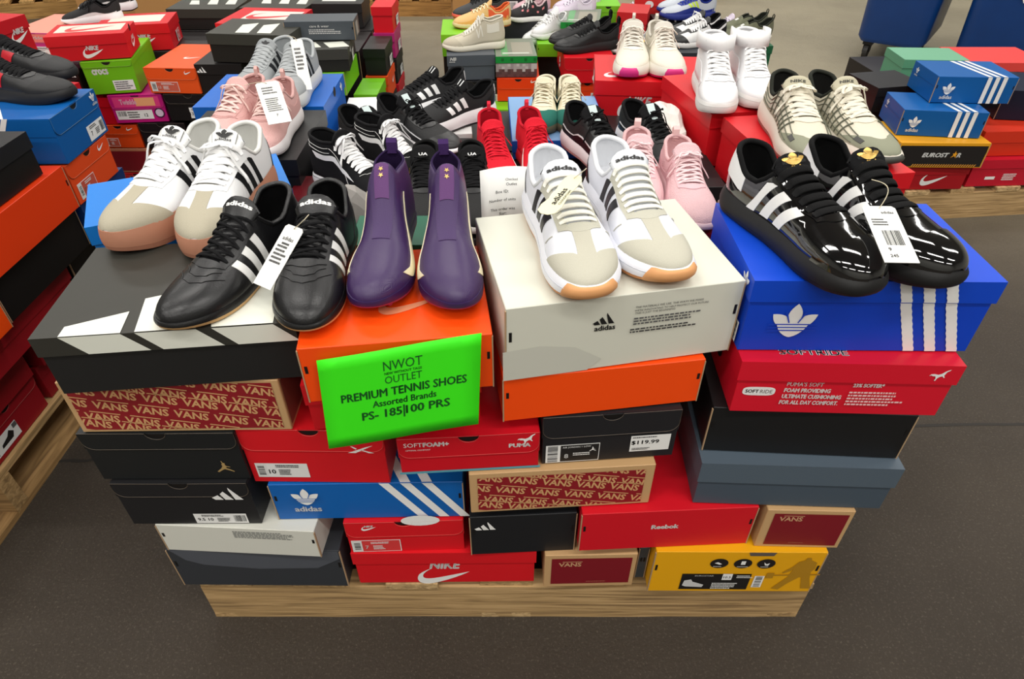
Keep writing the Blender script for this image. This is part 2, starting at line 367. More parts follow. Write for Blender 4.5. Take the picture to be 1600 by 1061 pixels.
class Shoe:
    def __init__(s, st, side):
        s.q = dict(DEF); s.q.update(st); q = s.q; s.side = side; s.L = q['L']; s.memo = {}
        for k in ('bw', 'cs', 'zt', 'ze', 'wt', 'zs', 'zb'): setattr(s, k, curve(q[k]))
    def cap(s, x, p=None):
        p = p or s.q['p']; t0 = s.q['toe0']
        c = 1.0
        if x < .1: c *= max(0, 1 - ((.1 - x) / .1) ** 2.1) ** .5
        if x > t0: c *= max(0, 1 - ((x - t0) / (1 - t0)) ** p) ** (1 / p)
        return c
    def S(s, x, t):
        """point on the upper: x 0 heel..1 toe, |t| 1 at the sole .. 0 on the ridge"""
        key = (round(x, 5), round(t, 5))
        if key in s.memo: return s.memo[key]
        q = s.q; x = min(max(x, 0), 1); c = s.cap(x); b = max(s.bw(x) * c, 1e-5); z0 = s.zs(x) - .004
        wt = min(s.wt(x) * c, b * .94); th = q['sthroat']; zc = 1
        if x > .8: zc = max(0, 1 - ((x - .8) / .2) ** 2.6) ** (1 / 2.6)
        n = q['n']; ph = math.acos(min(1, max(0, (wt / b))) ** (n / 2))
        sp = math.sin(ph) ** (2 / n)
        Zr = s.zt(x) - z0; Ze = (s.ze(x) - z0) / max(sp, .2)
        k = min(max((x - (th - .09)) / .1, 0), 1); k = k * k * (3 - 2 * k)
        Z = (Ze * (1 - k) + Zr * k) * zc
        a = abs(t)
        if a >= TCUT: f = ph * (1 - a) / (1 - TCUT)
        else: f = ph + (math.pi / 2 - ph) * (1 - a / TCUT)
        y = b * max(0, math.cos(f)) ** (2 / n); z = z0 + Z * math.sin(f) ** (2 / n)
        hz = (z - z0) / .07
        if a < TCUT and x < th: z -= 0
        X = x * s.L
        if x < .22:
            w = (1 - x / .22); X += (-.0055 * math.sin(math.pi * min(hz, 1)) + .004 * hz) * w * w
        y = math.copysign(y, t) if t else 0
        r = (X, (y + s.cs(x)) * s.side, z)
        s.memo[key] = r; return r
    def N(s, x, t):
        e = .004; x = min(max(x, .004), .996)
        a = np.array(s.S(x + e, t)) - np.array(s.S(x - e, t)); b = np.array(s.S(x, min(t + .02, 1))) - np.array(s.S(x, max(t - .02, -1)))
        n = np.cross(a, b) * s.side; l = np.linalg.norm(n)
        n = n / l if l > 1e-12 else np.array([0, 0, 1.])
        return n
    def off(s, x, t, o):
        return tuple(np.array(s.S(x, t)) + s.N(x, t) * o)
    def T(s, u, v):
        """tongue: u 0 at the throat front .. 1 at the tip, v -1..1 across"""
        q = s.q; th = q['sthroat']; so = q['sopen'] + .035; ub = .6 if q['tongue'] > .02 else .8
        if u <= ub:
            x = th + .03 + (so - th - .03) * (u / ub); p = np.array(s.S(x, v * TCUT * .98)); c = np.array(s.S(x, 0)); e = np.array(s.S(x, TCUT))
            zed = e[2] + (c[2] - e[2]) * .45 * (1 - v * v)
            k = min(1, u / ub * 3)
            return (p[0], c[1] + (p[1] - c[1]) * 1.05, p[2] * (1 - k) + (zed - .0015) * k - .0025)
        k = (u - ub) / (1 - ub); b = s.T(ub, v); c = s.T(ub, 0); a = R(q['tang']); tl = q['tongue']
        rr = 1 - .28 * max(0, k - .55) / .45 * abs(v) ** 3
        bend = k * tl * rr
        return (b[0] - bend * math.cos(a) + .006 * k * k, c[1] + (b[1] - c[1]) * (1 + .32 * math.sin(k * 1.9)), b[2] + bend * math.sin(a) - .004 * v * v * k)
    def sole(s, x, sd, lv, fl=0):
        c = s.cap(x, s.q['p'] + .05); b = s.bw(x) * c; q = s.q
        prof = q['flare'] * (1 - (2 * abs(lv - .45)) ** 2 * .8) + fl
        X = x * (s.L + .003) - .0015
        cc = (x - .5) * 2
        if x < .12: X -= prof * .8 * (1 - x / .12)
        if x > .85: X += prof * .8 * (x - .85) / .15
        z = s.zb(x) + (s.zs(x) - s.zb(x)) * lv
        if x < .15 and q.get('heelkick'): X -= q['heelkick'] * (1 - x / .15) * math.sin(math.pi * min(lv, .9)) 
        return (X, (sd * (b + prof * min(1, c * 2)) + s.cs(x)) * s.side, z)
def xs_(a, b, n): return [a + (b - a) * k / n for k in range(n + 1)]
def ease(n): return [(1 - math.cos(math.pi * k / n)) / 2 for k in range(n + 1)]
def patch(sh, fn, na, nb, name, m, root, o=.0009, mb=None, mi=0):
    """raised panel following the upper; fn(a,b)->(x,t)"""
    g = mb or MB(); V = []
    for i in range(na + 1):
        for j in range(nb + 1):
            x, t = fn(i / na, j / nb); V.append(sh.off(x, t, o))
    F = [(i * (nb + 1) + j, i * (nb + 1) + j + 1, (i + 1) * (nb + 1) + j + 1, (i + 1) * (nb + 1) + j) for i in range(na) for j in range(nb)]
    rim = [(i, 0) for i in range(na)] + [(na, j) for j in range(nb)] + [(i, nb) for i in range(na, 0, -1)] + [(0, j) for j in range(nb, 0, -1)]
    n0 = len(V)
    for i, j in rim: x, t = fn(i / na, j / nb); V.append(sh.off(x, t, -.0006))
    r = len(rim)
    for k in range(r):
        a = rim[k]; b = rim[(k + 1) % r]
        F.append((a[0] * (nb + 1) + a[1], b[0] * (nb + 1) + b[1], n0 + (k + 1) % r, n0 + k))
    g.add(V, F, mi)
    if mb is None: return g.build(name, m, root, smooth=False)
def smoothen(o):
    o.data.polygons.foreach_set('use_smooth', [True] * len(o.data.polygons))
    md = o.data
    try: md.set_sharp_from_angle(angle=R(38))
    except Exception: pass
    return o
def lerp(a, b, k): return a + (b - a) * k
def shoe(label, P, yaw, side, st, group=None, cat='shoe', name='sneaker', roll=0, pitch=0, scale=1):
    """P: ground point under the toe tip; yaw: direction the toe points"""
    sh = Shoe(st, side); q = sh.q; L = sh.L; a = R(yaw)
    root = empty(name, label, cat, (P[0] - math.cos(a) * L * scale / 2, P[1] - math.sin(a) * L * scale / 2, P[2]), 0, group); root.scale = (scale,) * 3
    root.rotation_euler = (R(roll), R(pitch), a)
    G = lambda p: (p[0] - L / 2, p[1], p[2])
    base = Shoe.S
    # shift everything so the origin sits under the middle
    _S, _T, _so = sh.S, sh.T, sh.sole
    res = q['res']; nx = int(34 * res); nv = int(10 * res)
    X = ease(nx); so = q['sopen']; X = sorted(set([round(x, 4) for x in X] + [so, q['sthroat']]))
    um = q['um']; lin_ = q.get('lining', um)
    # quarters and vamp
    mb = MB()
    ts = [1 - (1 - TCUT) * k / nv for k in range(nv + 1)]
    nr = 6 if res >= 1 else 4
    tr = ts + [TCUT * (1 - k / nr) for k in range(1, nr + 1)]
    full = tr + [-t for t in tr[-2::-1]]
    idx = {}
    V = []
    def vid(x, t):
        k = (x, round(t, 5))
        if k not in idx: idx[k] = len(V); V.append(G(sh.S(x, t)))
        return idx[k]
    F = []; th = q['sthroat']
    for i in range(len(X) - 1):
        for j in range(len(full) - 1):
            tm = (full[j] + full[j + 1]) / 2
            if abs(tm) < TCUT and (X[i] + X[i + 1]) / 2 < th and not (q.get('sock') and (X[i] + X[i + 1]) / 2 > so): continue
            f = (vid(X[i], full[j]), vid(X[i + 1], full[j]), vid(X[i + 1], full[j + 1]), vid(X[i], full[j + 1]))
            F.append(f if side < 0 else f[::-1])
    o = mesh('upper', V, F, [um, lin_], root, smooth=True)
    bm = bmesh.new(); bm.from_mesh(o.data); bmesh.ops.remove_doubles(bm, verts=bm.verts, dist=.00005)
    bmesh.ops.recalc_face_normals(bm, faces=bm.faces[:])
    # make normals point outward
    fc = max(bm.faces, key=lambda f: f.calc_center_median().x); 
    if fc.normal.x < 0: bmesh.ops.reverse_faces(bm, faces=bm.faces[:])
    bm.to_mesh(o.data); bm.free()
    sd = o.modifiers.new('thickness', 'SOLIDIFY'); sd.thickness = q.get('wall', .0035); sd.offset = -1; sd.material_offset = 1; sd.material_offset_rim = 0
    # footbed
    xs = [x for x in X if x < .72]; mb = MB(); V = []
    for x in xs:
        for k in range(5): 
            b = sh.bw(x) * sh.cap(x) * .96; y = -b + 2 * b * k / 4; V.append(G((x * L, (y + sh.cs(x)) * side, sh.zs(x) + .004)))
    F = [(i * 5 + j, (i + 1) * 5 + j, (i + 1) * 5 + j + 1, i * 5 + j + 1) for i in range(len(xs) - 1) for j in range(4)]
    mesh('insole', V, F, q.get('insole', lin_), root, smooth=True)
    # padded collar edge
    cr = q.get('collar_r', .0042)
    if cr:
        xc = [x for x in X if x <= so + .001]
        P2 = [G(sh.off(x, TCUT, -.002)) for x in xc[::-1]] + [G(sh.off(x, -TCUT, -.002)) for x in xc[1:]]
        MB().tube(P2, cr, 7, up=(1, 0, 0.01) if 0 else (0, 0, 1)).build('collar', q.get('collar_m', lin_), root, True)
    # tongue
    if not q.get('sock'):
        nu, nw = 12, 8; V = [G(sh.T(i / nu, -1 + 2 * j / nw)) for i in range(nu + 1) for j in range(nw + 1)]
        F = [(i * (nw + 1) + j, (i + 1) * (nw + 1) + j, (i + 1) * (nw + 1) + j + 1, i * (nw + 1) + j + 1) for i in range(nu) for j in range(nw)]
        to = mesh('tongue', V, F, q.get('tongue_m', um), root, smooth=True)
        sd = to.modifiers.new('thickness', 'SOLIDIFY'); sd.thickness = .005 if q['tongue'] > .02 else .002; sd.offset = 0
        if q.get('tongue_mark'):
            V2 = []; mb = MB(); mats = []
            for k, (Vt, Ft, c) in enumerate(flat(q['tongue_mark'])):
                m = q['markmat'](c) if q.get('markmat') else ink(c)
                if m not in mats: mats.append(m)
                pts = []
                for x, y in Vt:
                    u = .8 + y / q['tongue'] * .4; v = x / (.021 * 1.2)
                    p = np.array(sh.T(u, v * side)); e = .01
                    du = np.array(sh.T(u + e, v * side)) - p; dv = np.array(sh.T(u, v * side + e)) - p; n = np.cross(du, dv); n /= np.linalg.norm(n) + 1e-12
                    if n[0] < 0: n = -n
                    pts.append(G(tuple(p + n * (.0032 + .00025 * k))))
                mb.add(pts, Ft, mats.index(m))
            mb.build('tongue_label', mats, root)
    # sole
    XS = ease(int(26 * res)) if res < 1 else ease(32)
    def soleband(l0, l1, m, name, n=4, fl=0, x0=None):
        ring = [(x, 1) for x in XS] + [(x, -1) for x in XS[-2:0:-1]]
        if x0: pass
        mb = MB(); V = []
        lv = xs_(l0, l1, n)
        for l in lv: V += [G(sh.sole(x, s2, l, fl)) for x, s2 in ring]
        r = len(ring); F = []
        for k in range(n):
            for j in range(r): F.append((k * r + j, k * r + (j + 1) % r, (k + 1) * r + (j + 1) % r, (k + 1) * r + j))
        V += [G((lambda p, c0: (p[0], c0 + (p[1] - c0) * .85, p[2]))(sh.sole(x, s2, l1, fl), sh.cs(x) * side)) for x, s2 in ring]
        for j in range(r): F.append((n * r + j, n * r + (j + 1) % r, (n + 1) * r + (j + 1) % r, (n + 1) * r + j))
        for base in (0, (n + 1) * r):
            h = len(XS)
            for i in range(h - 1):
                l_, r_ = i, i + 1; a2 = (r - i) % r; b2 = (r - i - 1) % r if i + 1 < h - 1 else i + 1
                f = [base + l_, base + r_, base + b2, base + a2]; f = list(dict.fromkeys(f))
                if len(f) > 2: F.append(tuple(f))
        mb.add(V, F); o = mb.build(name, m, root)
        bm = bmesh.new(); bm.from_mesh(o.data); bmesh.ops.remove_doubles(bm, verts=bm.verts, dist=.00005); bmesh.ops.recalc_face_normals(bm, faces=bm.faces[:]); bm.to_mesh(o.data); bm.free()
        return smoothen(o)
    oh = q['outh']
    soleband(0, oh, q['om'], 'outsole', 2)
    soleband(oh + .01, 1, q['mm'], 'midsole', 5)
    for l0, m in q.get('grooves', ()):
        ring = [(x, 1) for x in XS] + [(x, -1) for x in XS[-2:0:-1]]
        MB().tube([G(sh.sole(x, s2, l0)) for x, s2 in ring], .0007, 5, closed=True).build('sole_groove', m, root)
    if q.get('toewrap'):
        mb = MB(); xa = q.get('toewrap_x', .9); n = 10; V = []
        arc = [(lerp(xa, 1, math.sin(k / n * math.pi / 2)), 1) for k in range(n)] + [(lerp(xa, 1, math.sin(k / n * math.pi / 2)), -1) for k in range(n, -1, -1)]
        top = q.get('toewrap_h', 1.35)
        for l in xs_(0, 1, 5):
            for k, (x, s2) in enumerate(arc):
                e = min(k, len(arc) - 1 - k) / 3; hh = (min(1, .15 + e) if e < 1 else 1) * top
                if l * hh <= 1: p = sh.sole(x, s2, l * hh, .0012)
                else:
                    b0 = sh.sole(x, s2, 1, .0012); u = sh.off(min(x, .99), s2 * lerp(1, .8, (l * hh - 1) / .35), .0018); k2 = min(1, (l * hh - 1) / .35); p = tuple(lerp(b0[i], u[i], k2) for i in range(3))
                V.append(G(p))
        r = len(arc); F = [(i * r + j, i * r + j + 1, (i + 1) * r + j + 1, (i + 1) * r + j) for i in range(5) for j in range(r - 1)]
        mesh('toe_bumper', V, F, q['toewrap'], root, smooth=True)
    if q.get('studs'):
        for kx, (x, y) in enumerate([(.12, .6), (.12, -.6), (.27, .6), (.27, -.6), (.6, .75), (.6, -.75), (.75, .7), (.75, -.7), (.88, .45), (.88, -.45), (.7, 0)]):
            c = G((x * L, (y * sh.bw(x) * .9 + sh.cs(x)) * side, 0)); zz = sh.zb(x)
            V = []; 
            for zq, rr in ((zz + .001, .0065), (zz - .012 + min(0, .0), .004)):
                V += [(c[0] + rr * math.cos(k * math.pi / 4), c[1] + rr * math.sin(k * math.pi / 4), zq) for k in range(8)]
            mesh('stud', V, [(k, (k + 1) % 8, 8 + (k + 1) % 8, 8 + k) for k in range(8)] + [tuple(range(8, 16))], q['studs'], root)
    # panels
    class G2:  # offset helper in root space
        pass
    SS = sh
    class Local:
        def off(self, x, t, o): return G(sh.off(x, t, o))
    LO = Local()
    pr = 1 if res >= 1 else .6
    def pp(name, m, fn, na, nb, o=.0009): return smoothen(patch(LO, fn, max(2, int(na * pr)), max(2, int(nb * pr)), name, m, root, o))
    for it in q.get('panels', ()):
        k = it[0]; m = it[1]; kw = it[2] if len(it) > 2 else {}
        if k == 'stripes':
            s0 = kw.get('s0', .36); dx = kw.get('dx', .075); w = kw.get('w', .042); sl = kw.get('sl', .075); ta = kw.get('ta', .47); tb = kw.get('tb', .97)
            for sd2 in (1, -1):
                for i in range(3):
                    x1 = s0 + dx * i
                    pp('stripe', m, lambda a_, b_, x1=x1, sd2=sd2: (x1 + w * a_ - sl * b_, sd2 * lerp(ta, tb, b_)), 2, 10, kw.get('o', .0008))
        elif k == 'toecap':   # whole toe from s= x(t)
            xa = kw.get('x', .8); cv = kw.get('cv', .1)
            pp(kw.get('name', 'toe_cap'), m, lambda a_, b_: (lerp(xa - cv * abs(2 * b_ - 1) ** 2, .997, math.sin(a_ * math.pi / 2)), lerp(-.985, .985, b_)), 12, 30, kw.get('o', .001))
        elif k == 'ttoe':     # T shaped suede: rand round the toe plus a bar up to the lacing
            xa = kw.get('x', .7); tm = kw.get('t', .62)
            def fr(a_, b_):
                t = lerp(-1, 1, b_); e = abs(t)
                # front rand: from height line to sole
                x0 = lerp(.86, xa, max(0, (e - .1) / .9) ** 1.3)
                return (lerp(x0, .997, math.sin(a_ * math.pi / 2)), t * .985)
            pp('toe_overlay', m, fr, 12, 34, .001)
            pp('toe_overlay', m, lambda a_, b_: (lerp(.66, .88, a_), lerp(-1, 1, b_) * (.17 + .16 * (a_ ** 2 + (1 - a_) ** 2))), 8, 8, .00105)
        elif k == 'eyestay':
            w_ = kw.get('w', .17); x0 = kw.get('x0', so + .01); x1 = kw.get('x1', th + .02)
            for sd2 in (1, -1):
                pp('eyestay', m, lambda a_, b_, sd2=sd2: (lerp(x0, x1, a_), sd2 * (TCUT + .0 + (w_ * (1 - .25 * a_)) * b_)), 14, 5, kw.get('o', .0013))
            pp('eyestay', m, lambda a_, b_: (x1 - .012 + (.05 - .035 * (2 * b_ - 1) ** 2) * a_, lerp(-1, 1, b_) * (TCUT + w_ * .75)), 4, 14, kw.get('o', .0013))
            if kw.get('eyelets', True):
                for sd2 in (1, -1):
                    g = MB()
                    for i in range(q['laces']):
                        x = lerp(so + .03, th - .015, i / (q['laces'] - 1)); p = np.array(LO.off(x, sd2 * (TCUT + .08), .0012)); n = sh.N(x, sd2 * (TCUT + .08)); e1 = np.cross(n, [1, 0, 0]); e1 /= np.linalg.norm(e1); e2 = np.cross(n, e1)
                        g.add([tuple(p + n * .0006 + e1 * .0016 * math.cos(w2) + e2 * .0016 * math.sin(w2)) for w2 in [z2 * math.pi / 4 for z2 in range(8)]], [tuple(range(8))])
                    if q.get('eyes', 1): g.build('eyelet_row', ink(q.get('eyec', (40, 38, 36))), root)
        elif k == 'heeltab':
            xa = kw.get('x', .09); tb = kw.get('tb', .75)
            pp('heel_tab', m, lambda a_, b_: (lerp(xa, .001, 1 - abs(1 - 2 * a_)) if 0 else xa * abs(1 - 2 * a_) ** 1.5 + .0015, (1 if a_ > .5 else -1) * lerp(TCUT + .02, tb, b_)), 20, 6, .0012)
        elif k == 'heelback':
            xa = kw.get('x', .2); ta = kw.get('ta', .62)
            for sd2 in (1, -1):
                pp('heel_counter', m, lambda a_, b_, sd2=sd2: (lerp(.002, xa * (1 - .35 * (1 - b_)), a_ ** 1.5), sd2 * lerp(ta + .12 * a_, .985, b_)), 10, 6, .001)
        elif k == 'tick':
            for sd2 in kw.get('sides', (1, -1)):
                x0, x1, t0, t1 = kw.get('box', (.15, .72, .5, .95))
                up = lambda u: (u)   # u 0 front hook .. 1 tail at the heel
                def fn(a_, b_, sd2=sd2):
                    x = lerp(x1, x0, a_); 
                    lo = 1 - .0 - .75 * max(0, (a_ - .12) / .88) ** 1.15 if a_ > .12 else lerp(.45, 1, (a_ / .12) ** .6)
                    hi = lerp(.42, .62, a_ / .14) if a_ < .14 else lerp(.62, .245, ((a_ - .14) / .86) ** .85)
                    y = lerp(hi, lo, b_)
                    return (x, sd2 * lerp(t0, t1, y))
                pp('tick_mark', m, fn, 22, 3, .0012)
        elif k == 'band':     # generic: x0,x1,t0,t1 (both sides)
            x0, x1, t0, t1 = kw['box']; sk = kw.get('skew', 0)
            for sd2 in kw.get('sides', (1, -1)):
                pp(kw.get('name', 'overlay'), m, lambda a_, b_, sd2=sd2: (lerp(x0, x1, a_) + sk * b_, sd2 * lerp(t0, t1, b_)), kw.get('na', 10), kw.get('nb', 5), kw.get('o', .001))
        elif k == 'top':      # across the ridge
            x0, x1, tm = kw['box']
            pp(kw.get('name', 'overlay'), m, lambda a_, b_: (lerp(x0, x1, a_), lerp(-tm, tm, b_)), kw.get('na', 10), 10, kw.get('o', .001))
        elif k == 'mud':      # low band round the whole shoe
            h = kw.get('t', .78); x0 = kw.get('x0', .0); x1 = kw.get('x1', .995)
            for sd2 in (1, -1):
                pp('mudguard', m, lambda a_, b_, sd2=sd2: (lerp(x0, x1, a_) if 1 else 0, sd2 * lerp(h + kw.get('wave', .05) * math.sin(a_ * 9), .99, b_)), 26, 4, .001)
        elif k == 'seam':
            pts = kw['pts']; g = MB()
            for sd2 in kw.get('sides', (1, -1)):
                Q = []
                for i in range(len(pts) - 1):
                    for u in range(6): Q.append((lerp(pts[i][0], pts[i + 1][0], u / 6), lerp(pts[i][1], pts[i + 1][1], u / 6) * sd2))
                Q.append((pts[-1][0], pts[-1][1] * sd2))
                g.tube([LO.off(x, t, .0007) for x, t in Q], kw.get('r', .0006), 5)
            g.build('stitching', m, root)
        elif k == 'letterN':
            for sd2 in (1, -1):
                for (xa, ta, xb, tb) in ((.40, .55, .37, .85), (.47, .55, .44, .85), (.40, .55, .44, .85)):
                    pp('letter_n', m, lambda a_, b_, sd2=sd2, xa=xa, ta=ta, xb=xb, tb=tb: (lerp(xa, xb, b_) + .016 * (a_ - .5), sd2 * lerp(ta, tb, b_)), 1, 6, .0014)
    # laces
    if q.get('lm') and not q.get('sock'):
        g = MB(); nl = q['laces']; lw, lt = q['lw'], q['lth']; x0, x1 = so + .028, th - .012
        def lace(xa, ta, xb, tb, lift, n=12):
            Pn = []; Ns = []
            for k in range(n + 1):
                u = k / n; x = lerp(xa, xb, u); t = lerp(ta, tb, u); p = np.array(sh.S(x, max(-1, min(1, t))))
                if abs(t) < TCUT:
                    e = np.array(sh.S(x, TCUT)); c = np.array(sh.S(x, 0)); p[2] = e[2] + (c[2] - e[2]) * .45 * (1 - (t / TCUT) ** 2)
                nn = sh.N(x, t); nn = nn * .5 + np.array([.3, 0, 1]) * .5; nn /= np.linalg.norm(nn)
                Pn.append(p + nn * (.0022 + lift * math.sin(math.pi * u) ** .6)); Ns.append(nn)
            V = []; m8 = 8
            for k in range(n + 1):
                tn = Pn[min(k + 1, n)] - Pn[max(k - 1, 0)]; tn /= np.linalg.norm(tn); b = np.cross(Ns[k], tn); b /= np.linalg.norm(b); nn = np.cross(tn, b)
                ed = .75 if k in (0, n) else 1
                for j in range(m8): w2 = 2 * math.pi * j / m8; V.append(G(tuple(Pn[k] + b * lw * ed * math.cos(w2) + nn * lt * math.sin(w2))))
            F = [(k * m8 + j, k * m8 + (j + 1) % m8, (k + 1) * m8 + (j + 1) % m8, (k + 1) * m8 + j) for k in range(n) for j in range(m8)]
            F += [tuple(range(m8)), tuple(n * m8 + j for j in range(m8))[::-1]]
            g.add(V, F)
        te = TCUT + .1
        step = (x1 - x0) / (nl - 1)
        for i in range(nl):
            x = x0 + step * i
            if q.get('crisscross', True) and i < nl - 1:
                lace(x + step, te, x, -te, .0012 + .0006); lace(x + step, -te, x, te, .0024 + .001)
            elif i == nl - 1: lace(x, te, x, -te, .0015)
            else: lace(x, te, x, -te, .002)
            if q.get('bars') and i < nl - 1: lace(x, te, x, -te, .0035)
        bow = q.get('bow', 1)
        if bow:
            rr = random.Random(len(label)); top = np.array(G(sh.T(.62, 0))) + np.array([.004, 0, .006])
            for s2 in (1, -1):
                ln = q.get('loop', .05) * rr.uniform(.85, 1.15); bx = rr.uniform(.1, .5)
                pts = []
                for k in range(15):
                    w2 = math.pi * k / 14 * 2; r2 = ln * math.sin(w2 / 2); aa = s2 * (R(60) + .35 * math.cos(w2 / 2))
                    x_ = top[0] + r2 * math.cos(aa) * bx * 2; y_ = top[1] + r2 * math.sin(aa) * .62 + s2 * .002 * k * 0
                    z_ = top[2] + .012 * math.sin(w2 / 2) - max(0, abs(y_) - .018) * 1.05 - max(0, x_ - top[0]) * .35 + (.0035 if k > 7 else 0)
                    pts.append((x_, y_, z_))
                g.tube(pts, lw * .75, 7, flat=lt / lw * 1.5)
                tl = []
                e2 = rr.uniform(.5, 1)
                for k in range(9):
                    u = k / 8; y_ = top[1] + s2 * (.044 * u); x_ = top[0] + .035 * u * e2 + .006 * math.sin(5 * u)
                    tl.append((x_, y_, top[2] + .010 * math.sin(math.pi * min(1, u * 1.6)) * (1 if u < .62 else 0) - max(0, abs(y_) - .018) * 1.35 - .42 * (x_ - top[0])))
                g.tube(tl, lw * .7, 7, flat=lt / lw * 1.6)
            g.tube([tuple(top + np.array(v)) for v in ((0, -.006, 0), (0, -.003, .003), (0, .003, .003), (0, .006, 0))], lw * 1.2, 7)
        g.build('laces', q['lm'], root, True)
    if q.get('pull'):
        c = np.array(G(sh.S(0.0, TCUT))); w_ = q.get('pull_w', .009); hh = q.get('pull_h', .018)
        for sd2 in (0,):
            P3 = [c + np.array((.002, 0, -.012)), c + np.array((-.003, 0, .0)), c + np.array((-.004, 0, hh * .7)), c + np.array((0, 0, hh)), c + np.array((.004, 0, hh * .7)), c + np.array((.004, 0, -.006))]
            V = []
            for p in P3: V += [tuple(p + np.array((0, -w_ / 2, 0))), tuple(p + np.array((0, w_ / 2, 0)))]
            o = mesh('pull_tab', V, [(2 * k, 2 * k + 1, 2 * k + 3, 2 * k + 2) for k in range(5)], q['pull'], root)
            sd = o.modifiers.new('thickness', 'SOLIDIFY'); sd.thickness = .0015
    if q.get('extra'): q['extra'](root, sh, LO, G, pp)
    return root
def ST(base=None, **k):
    d = dict(base or {}); d.update(k); return d
# ---------------------------------------------------------------- floor
def floor():
    m = bpy.data.materials.new('worn_floor'); m.use_nodes = True; nt = m.node_tree; L = nt.links; b = nt.nodes['Principled BSDF']
    tc = nt.nodes.new('ShaderNodeTexCoord')
    def noise(sc, det=5, rough=.6):
        n = nt.nodes.new('ShaderNodeTexNoise'); n.inputs['Scale'].default_value = sc; n.inputs['Detail'].default_value = det; n.inputs['Roughness'].default_value = rough
        L.new(tc.outputs['Object'], n.inputs['Vector']); return n.outputs['Fac']
    def ramp(src, stops):
        r = nt.nodes.new('ShaderNodeValToRGB'); L.new(src, r.inputs[0]); e = r.color_ramp.elements
        while len(e) < len(stops): e.new(.5)
        for k, (p, c) in enumerate(stops): e[k].position = p; e[k].color = (*lin(c), 1)
        return r.outputs[0]
    def mix(f, a, b_, mode='MIX'):
        x = nt.nodes.new('ShaderNodeMix'); x.data_type = 'RGBA'; x.blend_type = mode
        if isinstance(f, float): x.inputs[0].default_value = f
        else: L.new(f, x.inputs[0])
        L.new(a, x.inputs[6]); L.new(b_, x.inputs[7]); return x.outputs[2]
    dark = ramp(noise(1.6, 6), [(.3, (60, 52, 44)), (.7, (76, 67, 57))])
    light = ramp(noise(.9, 6), [(.3, (134, 126, 106)), (.7, (168, 158, 134))])
    glint = ramp(noise(190, 3, .7), [(.55, (0, 0, 0)), (.74, (120, 112, 98))])  # pale specks: specular glints of the rough floor put into its colour
    # tan concrete further back, paler still with glancing reflection put into the colour
    sx = nt.nodes.new('ShaderNodeSeparateXYZ'); L.new(tc.outputs['Object'], sx.inputs[0])
    ax = nt.nodes.new('ShaderNodeMath'); ax.operation = 'MULTIPLY_ADD'; L.new(sx.outputs[0], ax.inputs[0]); ax.inputs[1].default_value = .7; L.new(sx.outputs[1], ax.inputs[2])
    mr = nt.nodes.new('ShaderNodeMapRange'); L.new(ax.outputs[0], mr.inputs[0]); mr.inputs[1].default_value = 2.9; mr.inputs[2].default_value = 5.6
    c = mix(mr.outputs[0], dark, light); c = mix(.55, c, glint, 'ADD')
    L.new(c, b.inputs['Base Color'])
    rr = nt.nodes.new('ShaderNodeMapRange'); L.new(noise(3.5), rr.inputs[0]); rr.inputs[3].default_value = .42; rr.inputs[4].default_value = .7; L.new(rr.outputs[0], b.inputs['Roughness'])
    bp = nt.nodes.new('ShaderNodeBump'); bp.inputs['Strength'].default_value = 1; bp.inputs['Distance'].default_value = .007; L.new(noise(80, 8, .8), bp.inputs['Height'])
    b2 = nt.nodes.new('ShaderNodeBump'); b2.inputs['Strength'].default_value = .35; b2.inputs['Distance'].default_value = .02; L.new(noise(14, 5), b2.inputs['Height']); L.new(bp.outputs[0], b2.inputs['Normal'])
    L.new(b2.outputs[0], b.inputs['Normal'])
    tag(MB().box((-9, -5, -.1), (9, 14, 0)).build('floor', m), kind='structure')
    g = MB()
    q = random.Random(3)
    for a, b_ in (((.9, 1.225), (4.5, 1.33)), ((-1.3, 1.1), (-.45, 1.14))):
        n = 40; P = [(lerp(a[0], b_[0], k / n), lerp(a[1], b_[1], k / n) + q.uniform(-.003, .003)) for k in range(n + 1)]
        V = []
        for x, y in P: w = q.uniform(.003, .007); V += [(x, y - w, .0008), (x, y + w, .0008)]
        g.add(V, [(2 * k, 2 * k + 2, 2 * k + 3, 2 * k + 1) for k in range(n)])
    g.build('floor_crack', mat((40, 36, 32), .8), bpy.data.objects['floor'])
floor()
wl = mat((176, 176, 170), .8); tag(MB().box((-9.2, -5.2, 0), (-9, 14.2, 5.4)).build('wall_left', wl), kind='structure'); tag(MB().box((9, -5.2, 0), (9.2, 14.2, 5.4)).build('wall_right', wl), kind='structure')
tag(MB().box((-9, 14, 0), (9, 14.2, 5.4)).build('wall_back', wl), kind='structure'); tag(MB().box((-9, -5.2, 0), (9, -5, 5.4)).build('wall_front', wl), kind='structure')
tag(MB().box((-9, -5, 5.2), (9, 14, 5.4)).build('ceiling', mat((150, 150, 148), .8)), kind='structure')

